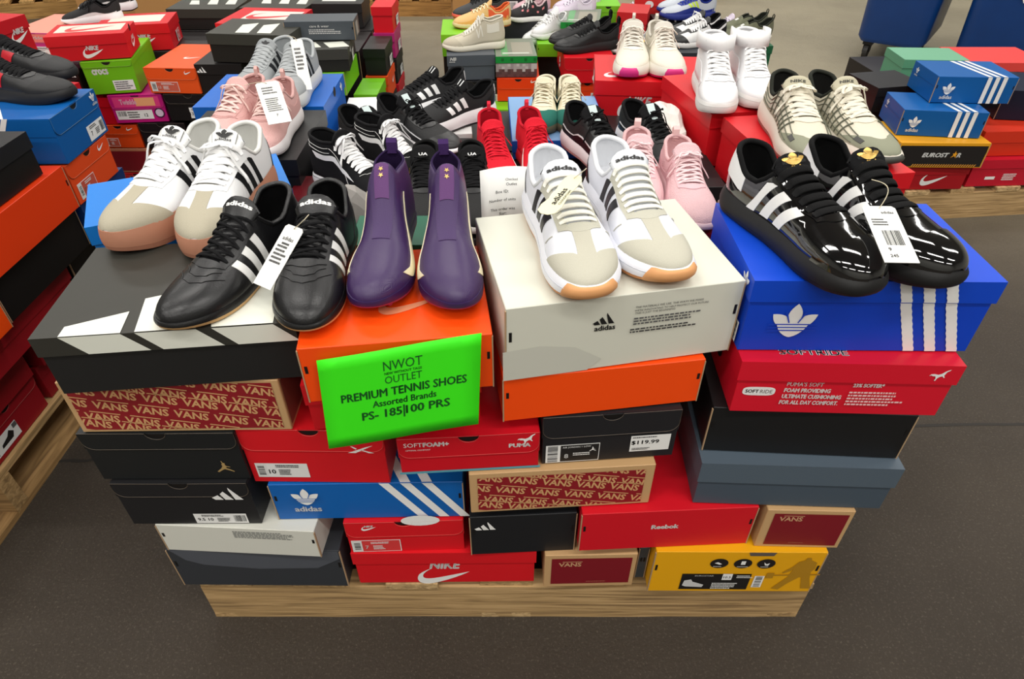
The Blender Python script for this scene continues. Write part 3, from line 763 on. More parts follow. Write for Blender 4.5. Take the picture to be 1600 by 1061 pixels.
# ---------------------------------------------------------------- pallets
def wood(c, ax='x'):
    k = ('wood', c, ax)
    if k in MC: return MC[k]
    m = bpy.data.materials.new('wood'); m.use_nodes = True; nt = m.node_tree; L = nt.links; b = nt.nodes['Principled BSDF']
    tc = nt.nodes.new('ShaderNodeTexCoord'); mp = nt.nodes.new('ShaderNodeMapping'); mp.inputs['Scale'].default_value = (2.5, 30, 60) if ax == 'x' else (30, 2.5, 60); L.new(tc.outputs['Object'], mp.inputs[0])
    n = nt.nodes.new('ShaderNodeTexNoise'); n.inputs['Scale'].default_value = 1.6; n.inputs['Detail'].default_value = 7; n.inputs['Distortion'].default_value = 1.2; L.new(mp.outputs[0], n.inputs[0])
    r = nt.nodes.new('ShaderNodeValToRGB'); L.new(n.outputs[0], r.inputs[0]); a = lin(c)
    r.color_ramp.elements[0].position = .32; r.color_ramp.elements[0].color = (a[0] * .45, a[1] * .42, a[2] * .38, 1)
    r.color_ramp.elements[1].position = .62; r.color_ramp.elements[1].color = (*a, 1)
    e = r.color_ramp.elements.new(.5); e.color = (a[0] * .8, a[1] * .78, a[2] * .72, 1)
    L.new(r.outputs[0], b.inputs[0]); b.inputs['Roughness'].default_value = .85
    bp = nt.nodes.new('ShaderNodeBump'); bp.inputs['Strength'].default_value = .5; bp.inputs['Distance'].default_value = .002; L.new(n.outputs[0], bp.inputs['Height']); L.new(bp.outputs[0], b.inputs['Normal'])
    MC[k] = m; return m
PINE = (200, 168, 120)
def rough_board(a, b, m, name, root, seed, jag=.004):
    """a sawn board with slightly chipped long edges"""
    q = random.Random(seed); (x0, y0, z0), (x1, y1, z1) = a, b
    lx = x1 - x0 > y1 - y0; n = 14; V = []
    for k in range(n + 1):
        u = k / n; j = [q.uniform(-jag, jag) * (.4 if q.random() < .7 else 1) for _ in range(4)]
        if lx:
            x = lerp(x0, x1, u); V += [(x, y0 + j[0] * .3, z0), (x, y1 + j[1] * .3, z0), (x, y1, z1 - abs(j[2]) * .5), (x, y0, z1 - abs(j[3]) * .6)]
        else:
            y = lerp(y0, y1, u); V += [(x0 + j[0] * .3, y, z0), (x1 + j[1] * .3, y, z0), (x1, y, z1 - abs(j[2]) * .5), (x0, y, z1 - abs(j[3]) * .6)]
    F = []
    for k in range(n):
        for e in range(4): F.append((4 * k + e, 4 * k + (e + 1) % 4, 4 * k + 4 + (e + 1) % 4, 4 * k + 4 + e))
    F += [(3, 2, 1, 0), tuple(4 * n + e for e in range(4))]
    return mesh(name, V, F, m, root)
def pallet(label, loc, w, d, yaw=0, axis='x', seed=1, c=PINE, notch=True):
    """stringers run along axis; deck boards across"""
    root = empty('wooden_pallet', label, 'pallet', loc, yaw, None); q = random.Random(seed)
    def bd(x0, x1, y0, y1, z0, z1, nm, k):
        if axis == 'x': a, b = (x0, y0, z0), (x1, y1, z1)
        else: a, b = (y0, x0, z0), (y1, x1, z1)
        cc = tuple(int(v * q.uniform(.9, 1.05)) for v in c)
        rough_board(a, b, wood(c if k % 2 else (c[0] - 14, c[1] - 16, c[2] - 16), 'x' if b[0] - a[0] > b[1] - a[1] else 'y'), nm, root, seed * 31 + k)
    W_, D_ = (w, d) if axis == 'x' else (d, w)
    for k, y in enumerate((-D_ / 2, -.02, D_ / 2 - .04)): bd(-W_ / 2, W_ / 2, y, y + .04, 0, .112, 'stringer', k)
    nb = 7
    for k in range(nb):
        x = -W_ / 2 + (W_ - .1) * k / (nb - 1); e = q.uniform(-.004, .006)
        bd(x, x + .1, -D_ / 2 - e, D_ / 2 + e, .112, .130, 'deck_board', k + 5)
    for k in range(3):
        x = -W_ / 2 + (W_ - .1) * k / 2; bd(x, x + .1, -D_ / 2, D_ / 2, 0, .016, 'bottom_board', k + 20)
    return root
pallet('weathered wooden pallet in the foreground carrying the big stack under the green sign', (-.012, 1.252, 0), 1.19, 1.12, 0, 'x', 3, (206, 174, 126))

# ---------------------------------------------------------------- the big stack: front face
J = None
def wrapbars(w, h, xs, wd, slT, slF, up, dn, mat_=(226, 228, 216)):
    """big slanted bars running over the lid edge; returns top and front items"""
    T = []; F = []
    for k, x in enumerate(xs):
        T.append(pg([(x, 0), (x + wd[k], 0), (x + wd[k] + slT[k][1], up[k][1]), (x + slT[k][0], up[k][0])], mat_))
        F.append(pg([(x, h), (x + slF, h - dn), (x + wd[k] + slF, h - dn), (x + wd[k], h)], mat_))
    return T, F
# left column, bottom to top
box('crushed dark grey shoe box at the lower left corner of the front stack', (-.470, .683, .133), -.5, .315, .215, .118, (52, 55, 60), 'plain', decals=[('F', [pg([(-.152, .116), (.155, .116), (.155, .092), (.11, .062), (.0, .058), (-.10, .07), (-.13, .085)], (80, 84, 92))], 'torn_flap')])
box('off-white shoe box with small print sandwiched low in the left column', (-.481, .677, .249), -3, .280, .21, .077, (214, 214, 204), 'plain', decals=[('F', [fineprint(.05, .058, .11, .020, 5, (120, 122, 120), 4)])])
box('black shoe box with white three-bar mark and barcode sticker, left column', (-.545, .685, .326), .3, .222, .32, .112, BLK, 'flap', .034, decals=[('F', [bars(.076, .084, .05)], 'logo', 1), ('F', slabel(.045, .016, .09, .026, size='9.5 10', side='R'), 'size_label')])
box('black shoe box with small gold jumping figure, left column', (-.547, .691, .439), .5, .239, .32, .111, (27, 29, 30), 'flap', .036, decals=[('F', [jumper(.085, .03, .028, (168, 140, 90))], 'logo')])
box('red printed kraft box with all-over slanted lettering, left column second from top', (-.496, .693, .550), 1, .318, .21, .104, KRAFT, 'sleeve', decals=[('F', vpattern(-.150, .006, .148, .098), 'printed_pattern'), ('R', [rc(0, .052, .2, .088, (126, 72, 60))], 'side_panel')])
T_, F_ = wrapbars(0, 0, [], [], [], 0, [], 0)
bw_, bh_ = .34, .102
def bigbars(h, dn, xs, sc=1):
    T = []; F = []
    for x0, wd, ul, ur, dl, dr in xs:
        T.append(pg([(x0, .0004), (x0 + wd, .0004), (x0 + wd + ur[0], ur[1]), (x0 + ul[0], ul[1])], (226, 228, 216)))
        F.append(pg([(x0, h), (x0 + dl, h - dn), (x0 + wd + dr, h - dn), (x0 + wd, h)], (226, 228, 216)))
    return T, F
T_, F_ = bigbars(bh_ - .0015, .030, [(-.132, .078, (.0, .022), (-.004, .049), .028, .030), (-.036, .078, (-.010, .078), (-.006, .104), .028, .030), (.062, .08, (-.03, .135), (-.010, .165), .028, .030)])
box('large black shoe box with white slanted bars, left end of the top row', (-.461, .680, .654), 6.3, .338, .232, bh_, (33, 33, 33), 'lid', .031, lidcol=(52, 51, 46), decals=[('T', T_, 'lid_bars'), ('F', F_, 'lid_bars')])  # black box; lid colour lifted, light falling on the top painted in
# middle columns
box('red shoe box with white tick and cut-off lettering on the lowest row', (-.125, .687, .133), .6, .34, .22, .103, NRED, 'lid', .034, decals=[('f', [tick(-.005, .025, .1), clip(tx('NIKE', .0, .060, w=.060, h=.026, bold=.04, shear=.25), -.1, 0, .1, .0675)], 'logo')])
box('small kraft box end with plain maroon panel on the lowest row, middle', (.145, .682, .133), 1.3, .170, .31, .105, KRAFT, 'sleeve', decals=[('F', [rc(.002, .052, .148, .082, MAR), skater(-.038, .075, .042, (196, 150, 112)), fineprint(.02, .018, .05, .004, 1, (170, 100, 80))], 'printed_panel')])
box('narrow grey shoe box wedged beside the yellow box on the lowest row', (.246, .700, .133), 1, .018, .2, .10, (66, 72, 78), 'plain')
box('small red shoe box with rounded flap and red sticker, second row', (-.190, .692, .235), 2, .207, .31, .091, NRED, 'flap', .042, decals=[('F', nikelogo(-.062, .075, .026), 'logo', 1), ('F', [disc(.03, .092, .034, WHITE, 20, .42)], 'lid_print', 1), ('F', slabel(-.055, .019, .085, .032, (214, 60, 60), WHITE, '7', 3, 'L', WHITE), 'size_label')])
box('black shoe box with white three-bar mark in the second row, middle', (.020, .687, .237), 3.2, .186, .21, .112, (28, 29, 32), 'plain', decals=[('F', [bars(-.064, .085, .036)], 'logo')])
T_ = []; F_ = []
for k in range(3):
    x = .022 + k * .036
    F_.append(pg([(x, .0935), (x + .017, .0935), (x + .077, .002), (x + .06, .002)]))
    T_.append(pg([(x, .0004), (x + .017, .0004), (x - .03, .09), (x - .047, .09)]))
box('blue shoe box with three diagonal white stripes and leaf mark, third row', (-.244, .697, .3265), 1.2, .323, .21, .095, BLU, 'plain', decals=[('F', F_ + [trefoil(-.105, .055, .05, WHITE, BLU)], 'logo'), ('T', T_, 'stripes')])
box('kraft box with red all-over slanted lettering near the centre of the front face', (.082, .685, .371), 4, .302, .21, .1, KRAFT, 'sleeve', decals=[('F', vpattern(-.138, .006, .136, .088), 'printed_pattern')])
box('red shoe box with white sticker and finger hole, fourth row left of centre', (-.314, .698, .422), -.8, .225, .31, .128, NRED, 'flap', .048, decals=[('F', [vector(.075, .084, .042)], 'logo', 1), ('F', slabel(-.06, .03, .085, .034, (232, 232, 230), size='10', side='L', seed=5), 'size_label')])
box('red shoe box with leaping cat mark and foam lettering, just under the green sign', (-.066, .681, .472), 4, .216, .2, .083, RED, 'flap', .043, decals=[('F', [leaper(.088, .068, .028), tx('PUMA', .078, .056, w=.034, h=.009, bold=.05), tx('SOFT', -.085, .068, w=.028, h=.009, bold=0), tx('FOAM+', -.05, .068, w=.04, h=.010, bold=.05), tx('OPTIMAL COMFORT', -.078, .057, w=.038, bold=0)], 'lettering', 1), ('F', [rc(0, .0025, .222, .005, (92, 160, 176))], 'base_strip')])
box('black shoe box with jumping figure, price sticker and size 8 sticker', (.154, .704, .472), 5, .214, .22, .107, (33, 33, 36), 'flap', .046, decals=[
    ('F', [rc(-.058, .022, .086, .040), rc(-.0468, .022, .0615, .037, (24, 24, 26)), barcode(-.09, .022, .016, .036, vert=True), tx('8', -.068, .016, h=.010, bold=.03), tx('AIR JORDAN 1 LOW', -.052, .036, w=.045, bold=0), fineprint(-.04, .02, .035, .008, 2, WHITE, 8), jumper(-.026, .03, .011)], 'size_label'),
    ('F', [rc(.066, .034, .064, .036), tx('$119.99', .058, .036, w=.045, h=.010, c=(20, 20, 20), bold=.03), fineprint(.062, .048, .05, .004, 1, (40, 40, 40), 3), fineprint(.055, .022, .035, .006, 2, (40, 40, 40), 9)], 'price_label')])
box('bright orange shoe box wedged under the big white box', (.136, .706, .580), 8.5, .300, .21, .086, ORG, 'plain')
box('red shoe box mostly hidden behind the green sign', (-.175, .704, .5525), 6.2, .26, .2, .096, NRED, 'lid', .04)
box('orange shoe box that the green sign is stuck to, top row', (-.153, .669, .650), 7.3, .256, .232, .097, ORG, 'plain', lidcol=(240, 80, 30), decals=[('T', [tick(.02, .085, .09, (236, 150, 110))], 'lid_print')])
box('big off-white shoe box with small environmental print, top row', (.156, .713, .6665), 11.5, .335, .25, .125, (214, 214, 200), 'plain', decals=[('F', [bars(-.03, .088, .030, (25, 25, 25)), tx('adidas', -.03, .073, w=.030, c=(25, 25, 25), bold=.03),
    tx('THE MATERIALS WE USE, THE WAYS WE MAKE', .06, .101, w=.098, c=(50, 50, 50), bold=0), tx("WE'RE INNOVATING TO HELP PROTECT OUR FUTURE.", .064, .096, w=.108, c=(50, 50, 50), bold=0), tx('THIS IS JUST THE BEGINNING', .04, .091, w=.058, c=(50, 50, 50), bold=0), fineprint(.068, .078, .115, .014, 3, (90, 90, 90), 12), fineprint(.062, .062, .11, .009, 2, (60, 60, 60), 13)], 'lettering'),
    ('F', [pg([(-.172, .0), (-.172, .052), (-.12, .055), (-.07, .045), (-.03, .018), (-.05, .0)], (202, 202, 190))], 'worn_patch')])
# right columns
box('yellow shoe box with worker silhouette and black label, lowest row right', (.411, .671, .133), -.3, .306, .21, .130, (232, 168, 18), 'plain', decals=[
    ('F', [disc(-.035, .094, .0165, (26, 22, 22), 20, .9), disc(.008, .094, .0165, (26, 22, 22), 20, .9), disc(.05, .094, .0165, (26, 22, 22), 20, .9),
           pg([(-.044, .096), (-.038, .099), (-.03, .093), (-.034, .091)]), rc(.008, .097, .008, .011), pg([(.045, .1), (.05, .094), (.056, .097), (.054, .089), (.048, .09)]),
           fineprint(-.035, .086, .02, .003, 1, WHITE, 1), fineprint(.008, .086, .02, .003, 1, WHITE, 2), fineprint(.05, .086, .018, .003, 1, WHITE, 3)], 'icon_row'),
    ('F', [rc(-.032, .034, .128, .052, (24, 22, 22)), rc(.048, .035, .018, .038), barcode(.048, .035, .012, .034, vert=True), rc(-.012, .051, .018, .020), tx('10.5', -.012, .050, w=.014, c=(20, 20, 20)), tx('EUROSTAR', -.055, .055, w=.035, h=.004), fineprint(-.012, .022, .05, .022, 4, WHITE, 6), fineprint(.02, .053, .03, .01, 2, WHITE, 7),
           pg([(-.09, .04), (-.078, .044), (-.074, .036), (-.06, .03), (-.052, .026), (-.054, .018), (-.086, .020), (-.092, .024)], (206, 206, 206))], 'size_label'),
    ('F', [pg([(.120, .113), (.127, .113), (.130, .105), (.141, .098), (.143, .078), (.138, .068), (.142, .045), (.152, .012), (.134, .012), (.125, .05), (.121, .05), (.105, .03), (.092, .008), (.078, .012), (.100, .052), (.104, .08), (.100, .07), (.088, .062), (.086, .066), (.100, .083), (.108, .1), (.118, .105)], (176, 128, 24)), rc(.112, .058, .09, .004, (176, 128, 24), 2), rc(.066, .056, .013, .018, (176, 128, 24))], 'worker_silhouette'),
    ('F', [pg([(.012, .1285), (.062, .1285), (.058, .118), (.016, .118)], (92, 84, 78))], 'hand_slot')])
box('red shoe box with small white lettering, second row right of centre', (.270, .681, .2625), 3, .303, .22, .107, (210, 20, 36), 'plain', decals=[('F', [tx('Reebok', -.005, .062, w=.048, h=.012, bold=.05)]), ('T', [tx('Reebok', -.06, .165, w=.045, h=.012, bold=.05, rot=180)])])
box('kraft box end with maroon panel at the right end of the second row', (.508, .681, .2625), -1.5, .148, .31, .107, KRAFT, 'sleeve', decals=[('F', [rc(.003, .052, .126, .088, MAR), skater(-.03, .083, .04, (196, 150, 112)), fineprint(0, .015, .035, .003, 1, (170, 100, 80))], 'printed_panel')])
box('slate grey shoe box with lid on the right, third row', (.465, .687, .370), -2.3, .32, .22, .106, (70, 82, 94), 'lid', .046, lidcol=(82, 95, 107), decals=[('L', [rc(-.085, .09, .022, .03, (84, 96, 106)), tx('NB', -.09, .085, w=.02, h=.012, rot=0)], 'logo')])
box('plain black shoe box on the right between grey and red boxes', (.465, .711, .4765), -3.4, .309, .21, .099, (24, 24, 25), 'plain')
box('red shoe box with cushioning slogan and leaping cat, right side under the blue box', (.486, .702, .576), -1.9, .315, .21, .103, (214, 22, 44), 'lid', .036, hole=('l', .0, .04, .015), decals=[
    ('F', [leaper(.125, .084, .027)], 'logo'), ('T', [tx('SOFTRIDE', -.05, .0235, w=.1, h=.013, bold=.04)], 'lettering'), ('L', [leaper(-.06, .085, .02)], 'logo'),
    ('f', [pg([(-.12 + .024 * math.copysign(abs(math.cos(a)) ** .5, math.cos(a)), .043 + .0085 * math.copysign(abs(math.sin(a)) ** .6, math.sin(a))) for a in [k * math.pi / 14 + .01 for k in range(28)]]), tx('SOFT', -.13, .043, w=.02, h=.007, c=(90, 80, 80), bold=.04), tx('RIDE', -.109, .043, w=.018, h=.007, c=(120, 110, 110), bold=0),
           tx("PUMA'S SOFT", -.056, .059, w=.053, h=.008, bold=.01), tx('FOAM PROVIDING', -.05, .047, w=.068, h=.0085, bold=.05), tx('ULTIMATE CUSHIONING', -.041, .035, w=.087, h=.0085, bold=.05), tx('FOR ALL DAY COMFORT.', -.042, .023, w=.087, h=.0085, bold=.05),
           tx('23% SOFTER*', .035, .06, w=.045, h=.0075, bold=.04), fineprint(.056, .034, .09, .03, 5, (240, 200, 200), 21)], 'lettering')])
F_ = []; T_ = []
for k in range(3):
    def sl_(v0, v1, n=16):
        A = []; B = []
        for j in range(n + 1):
            v = v0 + (v1 - v0) * j / n; x = .024 + .031 * k + .41 * (.122 - v); e = .0009 if j % 2 else 0
            A.append((x + e, v)); B.append((x + .0155 + e, v))
        return pg(A + B[::-1])
    F_.append(sl_(.001, .088)); T_.append(sl_(.0885, .1215, 8))
F_.append(trefoil(-.098, .045, .068, WHITE, RBLU, False))
box('royal blue shoe box with white stripes and leaf mark, right end of top row', (.492, .727, .679), -.6, .336, .225, .1235, RBLU, 'lid', .035, lidcol=(12, 70, 200), decals=[('f', F_, 'logo'), ('F', T_, 'stripes'),
    ('L', trefoil(.085, .103, .03, WHITE, RBLU, False), 'logo'), ('L', [rc(.075, .025, .05, .035), barcode(.09, .025, .014, .028, vert=True)], 'size_label')])

# green sign leaning on the orange box
def sign():
    c = Vector((-.146, .648, .665)); root = empty('paper_sign', 'bright green paper sign with printed outlet text hanging on the orange box', 'sign', c - Vector((0, 0, .085)), 0)
    w, h = .216, .158; V = []; n = 8
    ey = R(6.3); tl = R(-4.6)
    def pt(u, v, o=0):
        x = u * math.cos(tl) - v * math.sin(tl); z = u * math.sin(tl) * -1 + v * math.cos(tl)
        x = u + v * .055 - .006; z = v + u * .135 + .085
        return (x, u * math.tan(ey) * .9 - .012 * (z - .085) / .09 * 0 - (v + .085) * -.07 - .006 * (1 - (u / .113) ** 2) * 0 + .001 * math.sin(u * 30) - o, z)
    V = [pt(-w / 2 + w * i / n, -h / 2 + h * j / n) for i in range(n + 1) for j in range(n + 1)]
    F = [(i * (n + 1) + j, (i + 1) * (n + 1) + j, (i + 1) * (n + 1) + j + 1, i * (n + 1) + j + 1) for i in range(n) for j in range(n)]
    o = mesh('paper_sheet', V, F, mat((58, 240, 14), .6), root, smooth=True); sd = o.modifiers.new('t', 'SOLIDIFY'); sd.thickness = .0005; sd.offset = 0
    DG = (18, 92, 30)
    its = [tx('NWOT', .004, .052, w=.052, h=.0155, c=DG, bold=0), tx('NEW WITHOUT TAGS', .004, .0395, w=.05, h=.0042, c=DG, bold=.02), tx('OUTLET', .004, .0285, w=.05, h=.0125, c=DG, bold=-.01), tx('PREMIUM TENNIS SHOES', .004, .0085, w=.172, h=.0145, c=DG, bold=.03), tx('Assorted Brands', .004, -.0095, w=.088, h=.0115, c=DG, bold=.025), tx('PS- 185', -.028, -.0285, w=.056, h=.0150, c=DG, bold=.03), tx('100 PRS', .036, -.0285, w=.062, h=.0150, c=DG, bold=.03), rc(.0028, -.030, .0024, .022, DG)]
    mb = MB()
    for Vt, Ft, cc in its: mb.add([pt(x, y, .0007) for x, y in Vt], Ft)
    mb.build('printed_text', ink(DG), root)
sign()
# ---------------------------------------------------------------- middle of the big stack (carries the upper shoes)
FG = 'plain dark cartons buried in the middle of the front stack'
for i, x in enumerate((-.425, -.075, .275, .625)):
    for j, y in enumerate((1.03, 1.335, 1.64)):
        for k in range(2):
            box('plain dark carton buried in the middle of the front stack', (x, y, .132 + .236 * k), 0, .34, .295, .236, (38, 34, 34), 'plain', group=FG)
box('bright blue shoe box tucked behind the big black striped lid at the left', (-.556, 1.033, .61), 25, .34, .18, .143, (14, 118, 206), 'lid', .034)
box('blue shoe box with diagonal white stripes carrying the grey suede shoes', (-.642, 1.655, .605), 1, .33, .27, .108, (14, 96, 188), 'lid', .036, decals=[('F', [pg([(.09 + k * .03, .07), (.105 + k * .03, .07), (.145 + k * .03, .0), (.13 + k * .03, .0)]) for k in range(2)], 'stripes'), ('R', [disc(.0, .1, .013, (12, 12, 12)), *trefoil(.08, .085, .028, WHITE, (14, 96, 188), False)], 'logo')])
box('black shoe box under the pale pink knit shoes', (-.60, 1.31, .605), 1, .29, .30, .115, (22, 22, 24), 'lid')
box('dark green shoe box whose corner shows left of the purple boots', (-.207, .962, .605), 0, .14, .105, .115, (8, 92, 66), 'plain')
box('flat dark red shoe box under the black high-top shoes', (-.31, 1.165, .605), 0, .33, .2, .055, (100, 14, 24), 'plain')
box('flat black shoe box under the black trainers with pale tongue tabs', (-.27, 1.385, .605), 0, .36, .2, .055, (26, 24, 24), 'plain')
box('flat grey shoe box under the black mesh shoes', (-.02, 1.085, .605), 0, .23, .155, .055, (60, 60, 62), 'plain')
box('white shoe box with bold black letters under the black striped running shoes', (-.27, 1.60, .605), 5, .34, .3, .055, (222, 222, 220), 'plain', decals=[('F', [tx('adidas', .07, .026, w=.17, h=.036, c=(20, 20, 20), bold=.05)])])
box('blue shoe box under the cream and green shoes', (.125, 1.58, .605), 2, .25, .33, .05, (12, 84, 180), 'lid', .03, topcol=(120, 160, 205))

box('red shoe box hidden under the pink shoes right of the big white box', (.275, 1.0, .605), 0, .2, .28, .115, (150, 16, 28), 'lid')
box('flat deep red shoe box in the gap behind the royal blue one', (.44, .98, .605), 0, .11, .19, .04, (130, 14, 24), 'plain')
box('red shoe box under the cream and olive caged running shoes', (.668, 1.185, .608), 9, .25, .345, .133, NRED, 'lid', .034, decals=[('l', nikelogo(.055, .044, .085), 'logo'), ('T', [tick(.0, .22, .12, WHITE, 60)], 'lid_print')])
box('red shoe box under the white high tops', (.590, 1.548, .608), 12, .25, .30, .133, NRED, 'lid', .034, decals=[('T', [tick(.07, .08, .1, WHITE, 40)], 'lid_print')])
box('red shoe box with white lettering under the cream and pink running shoes', (.40, 1.885, .600), -5, .33, .26, .103, NRED, 'lid', .04, decals=[('f', [clip(tx('NIKE', -.035, .045, w=.07, h=.026, bold=.04, shear=.25), -.1, 0, .2, .060), tick(-.045, .025, .1)], 'logo'), ('L', [disc(.0, .075, .03, WHITE, 16, .7)], 'lid_print'), ('T', [tick(-.09, .06, .1)], 'lid_print')])

box('flat dark shoe box under the black trainers behind the white runners', (.33, 1.345, .605), 2, .30, .28, .036, (30, 28, 30), 'plain')
# ---------------------------------------------------------------- tissue, paper, small things on the stack
def crumple(label, P, s, seed, c=(226, 222, 216)):
    q = random.Random(seed); bm = bmesh.new(); bmesh.ops.create_icosphere(bm, subdivisions=3, radius=1)
    dirs = [Vector((q.gauss(0, 1), q.gauss(0, 1), q.gauss(0, 1))).normalized() for _ in range(26)]; am = [q.uniform(-.35, .3) for _ in dirs]
    for v in bm.verts:
        n = v.co.normalized(); k = 1 + sum(a * max(0, n.dot(d)) ** 9 for a, d in zip(am, dirs)); v.co = Vector((n.x * s[0], n.y * s[1], n.z * s[2] + s[2])) * 1.0; v.co = Vector((v.co.x * k, v.co.y * k, max(0, v.co.z * k)))
    me = bpy.data.meshes.new('tissue_paper'); bm.to_mesh(me); bm.free(); me.materials.append(mat(c, .7, .2, 60))
    o = bpy.data.objects.new('tissue_paper', me); COL.objects.link(o); o.location = P; tag(o, label, 'tissue paper', None); return o
crumple('crumpled white tissue poking out left of the red box under the white high tops', (.395, 1.66, .605), (.04, .09, .06), 1)
crumple('crumpled white tissue below the logo of the red box under the olive shoes', (.455, 1.19, .605), (.03, .06, .055), 2)
crumple('crumpled tissue in the gap right of the pale pink knit shoes', (-.31, 1.19, .6), (.05, .05, .05), 3, (150, 146, 142))
def note():
    root = empty('paper_note', 'white printed note sheet standing behind the big white box', 'paper note', (-.005, .985, .67), 8)
    V = []; n = 6
    for i in range(n + 1):
        for j in range(2): V.append((-.045 + .09 * i / n, .012 * math.sin(i / n * 3) + j * .02, j * .165))
    o = mesh('paper_sheet', V, [(2 * i, 2 * i + 2, 2 * i + 3, 2 * i + 1) for i in range(n)], mat((232, 232, 228), .7), root, smooth=True); o.modifiers.new('t', 'SOLIDIFY').thickness = .0005
    mb = MB()
    for s_, y, w in (('Checked', .094, .02), ('Outlet', .086, .018), ('Box ID:', .074, .022), ('Number of units', .06, .045), ('This order was', .044, .042), ('for:', .036, .012)):
        Vt, Ft, c = tx(s_, .008 if y > .08 else -.008, y, w=w, c=(30, 30, 30), bold=.0)
        mb.add([(a, (b + .05) / .165 * .02 + .012 * math.sin((a + .045) / .09 * 3) - .0012, b + .05) for a, b in Vt], Ft)
    mb.build('printed_text', ink((30, 30, 30)), root)
note()

# ---------------------------------------------------------------- near left pallet: boxes whose faces look to the right
pallet('wooden pallet at the left edge of the view under red boxes', (-1.715, .96, 0), 1.12, 1.24, 0, 'x', 11, (196, 160, 110))
def nb(lab, x, y, z, w, d, h, col, style='plain', **k): return box(lab, (x, y, z), 90, w, d, h, col, style, **k)
nb('red shoe box with shoe sticker and finger hole, bottom of the left stack', -1.165, 1.07, .132, .22, .3, .10, (150, 18, 30), 'flap', skirt=.03, decals=[('F', [rc(-.045, .032, .10, .04), barcode(-.082, .032, .014, .032, vert=True), pg([(-.06, .022), (-.02, .022), (-.012, .034), (-.024, .046), (-.034, .036), (-.058, .030)], (30, 28, 28)), rc(-.003, .044, .014, .012, (90, 90, 90))], 'size_label')])  # reds of this stack are darkened: shade put into their colour
nb('red shoe box at the bottom of the left stack, further back', -1.165, 1.34, .132, .28, .3, .10, (140, 16, 28), 'lid')
nb('red shoe box in the second layer of the left stack', -1.15, 1.02, .234, .32, .3, .10, (152, 20, 30), 'lid', skirt=.03)
nb('red shoe box in the second layer of the left stack, behind', -1.14, 1.37, .234, .33, .3, .10, (128, 16, 26), 'lid')
nb('red shoe box with a deep lid in the third layer of the left stack', -1.10, 1.20, .336, .34, .3, .10, (158, 20, 32), 'lid', skirt=.05)
nb('black shoe box in the third layer of the left stack', -1.10, 1.505, .336, .24, .3, .10, (24, 22, 22), 'plain')
nb('black shoe box in the third layer nearest the left edge', -1.10, .9, .336, .24, .3, .10, (20, 20, 20), 'plain')
nb('long black shoe box right under the orange one in the left stack', -1.07, 1.28, .438, .33, .3, .105, (20, 18, 18), 'plain')
nb('navy blue shoe box with small white lettering in the left stack', -1.06, 1.565, .438, .22, .3, .105, (8, 50, 110), 'flap', decals=[('F', [tx('adidas', -.07, .085, w=.03)])])
nb('orange shoe box cut by the left edge of the view', -1.06, .99, .438, .22, .3, .10, ORG, 'plain')
nb('long orange shoe box lying under the black one in the left stack', -1.05, 1.27, .545, .34, .25, .106, (226, 60, 16), 'plain')
nb('orange shoe box end with rounded flap, tick logo and sticker', -1.05, 1.545, .545, .195, .3, .10, (226, 74, 30), 'flap', decals=[('F', [tick(.06, .085, .03)], 'logo', 1), ('F', slabel(-.045, .026, .075, .036, (196, 84, 66), WHITE, '7', 3, 'L', WHITE), 'size_label')])
nb('black shoe box with lid on top of the left stack', -1.06, 1.225, .652, .34, .24, .098, (22, 22, 22), 'lid', lidcol=(30, 30, 31))
box('blue shoe box with white stripes and open flap on top of the left stack', (-1.045, 1.56, .647), 92, .21, .33, .108, (8, 88, 160), 'flap', .042, decals=[('F', [trefoil(.085, .090, .026, WHITE, (8, 88, 160))], 'logo', 1), ('F', slabel(.055, .024, .08, .036, size='7', side='R'), 'size_label'),
    ('L', [pg([(a, .108), (a + .013, .108), (a - .012, .066), (a - .025, .066)]) for a in (.062, .036, .010)], 'stripes'), ('T', [pg([(-.105, 0 + a), (-.105, a + .015), (.1, a + .15), (.1, a + .135)]) for a in (.1, .13)], 'stripes')])

# ---------------------------------------------------------------- rear left pile
pallet('wooden pallet under the crowded pile at the upper left', (-1.2, 3.0, 0), 1.5, 1.2, 0, 'x', 12)
LG = 'plain dark cartons buried in the rear left pile'
for x in (-1.72, -1.36, -1.0, -.72):
    for y in (2.79, 3.12): 
        for k in range(2): box('plain dark carton buried in the rear left pile', (x, y, .132 + .206 * k), 0, .34 if x < -.8 else .2, .31, .206, (36, 33, 33), 'plain', group=LG)
for x, w in ((-1.33, .15), (-1.0, .18), (-.79, .2)): box('plain dark carton buried in the rear left pile', (x, 2.47, .132), 0, w, .3, .145 if x < -1.2 else .345, (36, 33, 33), 'plain', group=LG)
Y = 2.45
def lb(lab, x, z, w, h, col, style='flap', d=.31, y=Y, yaw=0, **k): return box(lab, (x, y, z), yaw, w, d, h, col, style, **k)
lb('red shoe box with white lettering at the foot of the rear left pile', -1.50, .132, .16, .042, NRED, skirt=.01, decals=[('F', [tx('NIKE', .0, .02, w=.06, h=.022, bold=.06)])])
lb('maroon kraft-edged box low in the rear left pile', -1.50, .176, .16, .10, (186, 120, 90), 'sleeve', decals=[('F', [rc(0, .048, .14, .08, MAR)], 'printed_panel')])
lb('small orange shoe box with tick logo low in the rear left pile', -1.505, .278, .15, .09, (230, 74, 22), skirt=.034, decals=[('F', [tick(.045, .076, .026)], 'logo', 1), ('F', slabel(-.04, .022, .05, .03, (200, 90, 70), WHITE, '6', 4, 'L', WHITE), 'size_label')])
lb('black shoe box with three-bar mark and picture sticker in the rear left pile', -1.335, .278, .175, .098, (28, 22, 26), skirt=.034, decals=[('F', [bars(.055, .08, .034)], 'logo', 1), ('F', slabel(0, .024, .09, .034, size='9K', side='R'), 'size_label')])
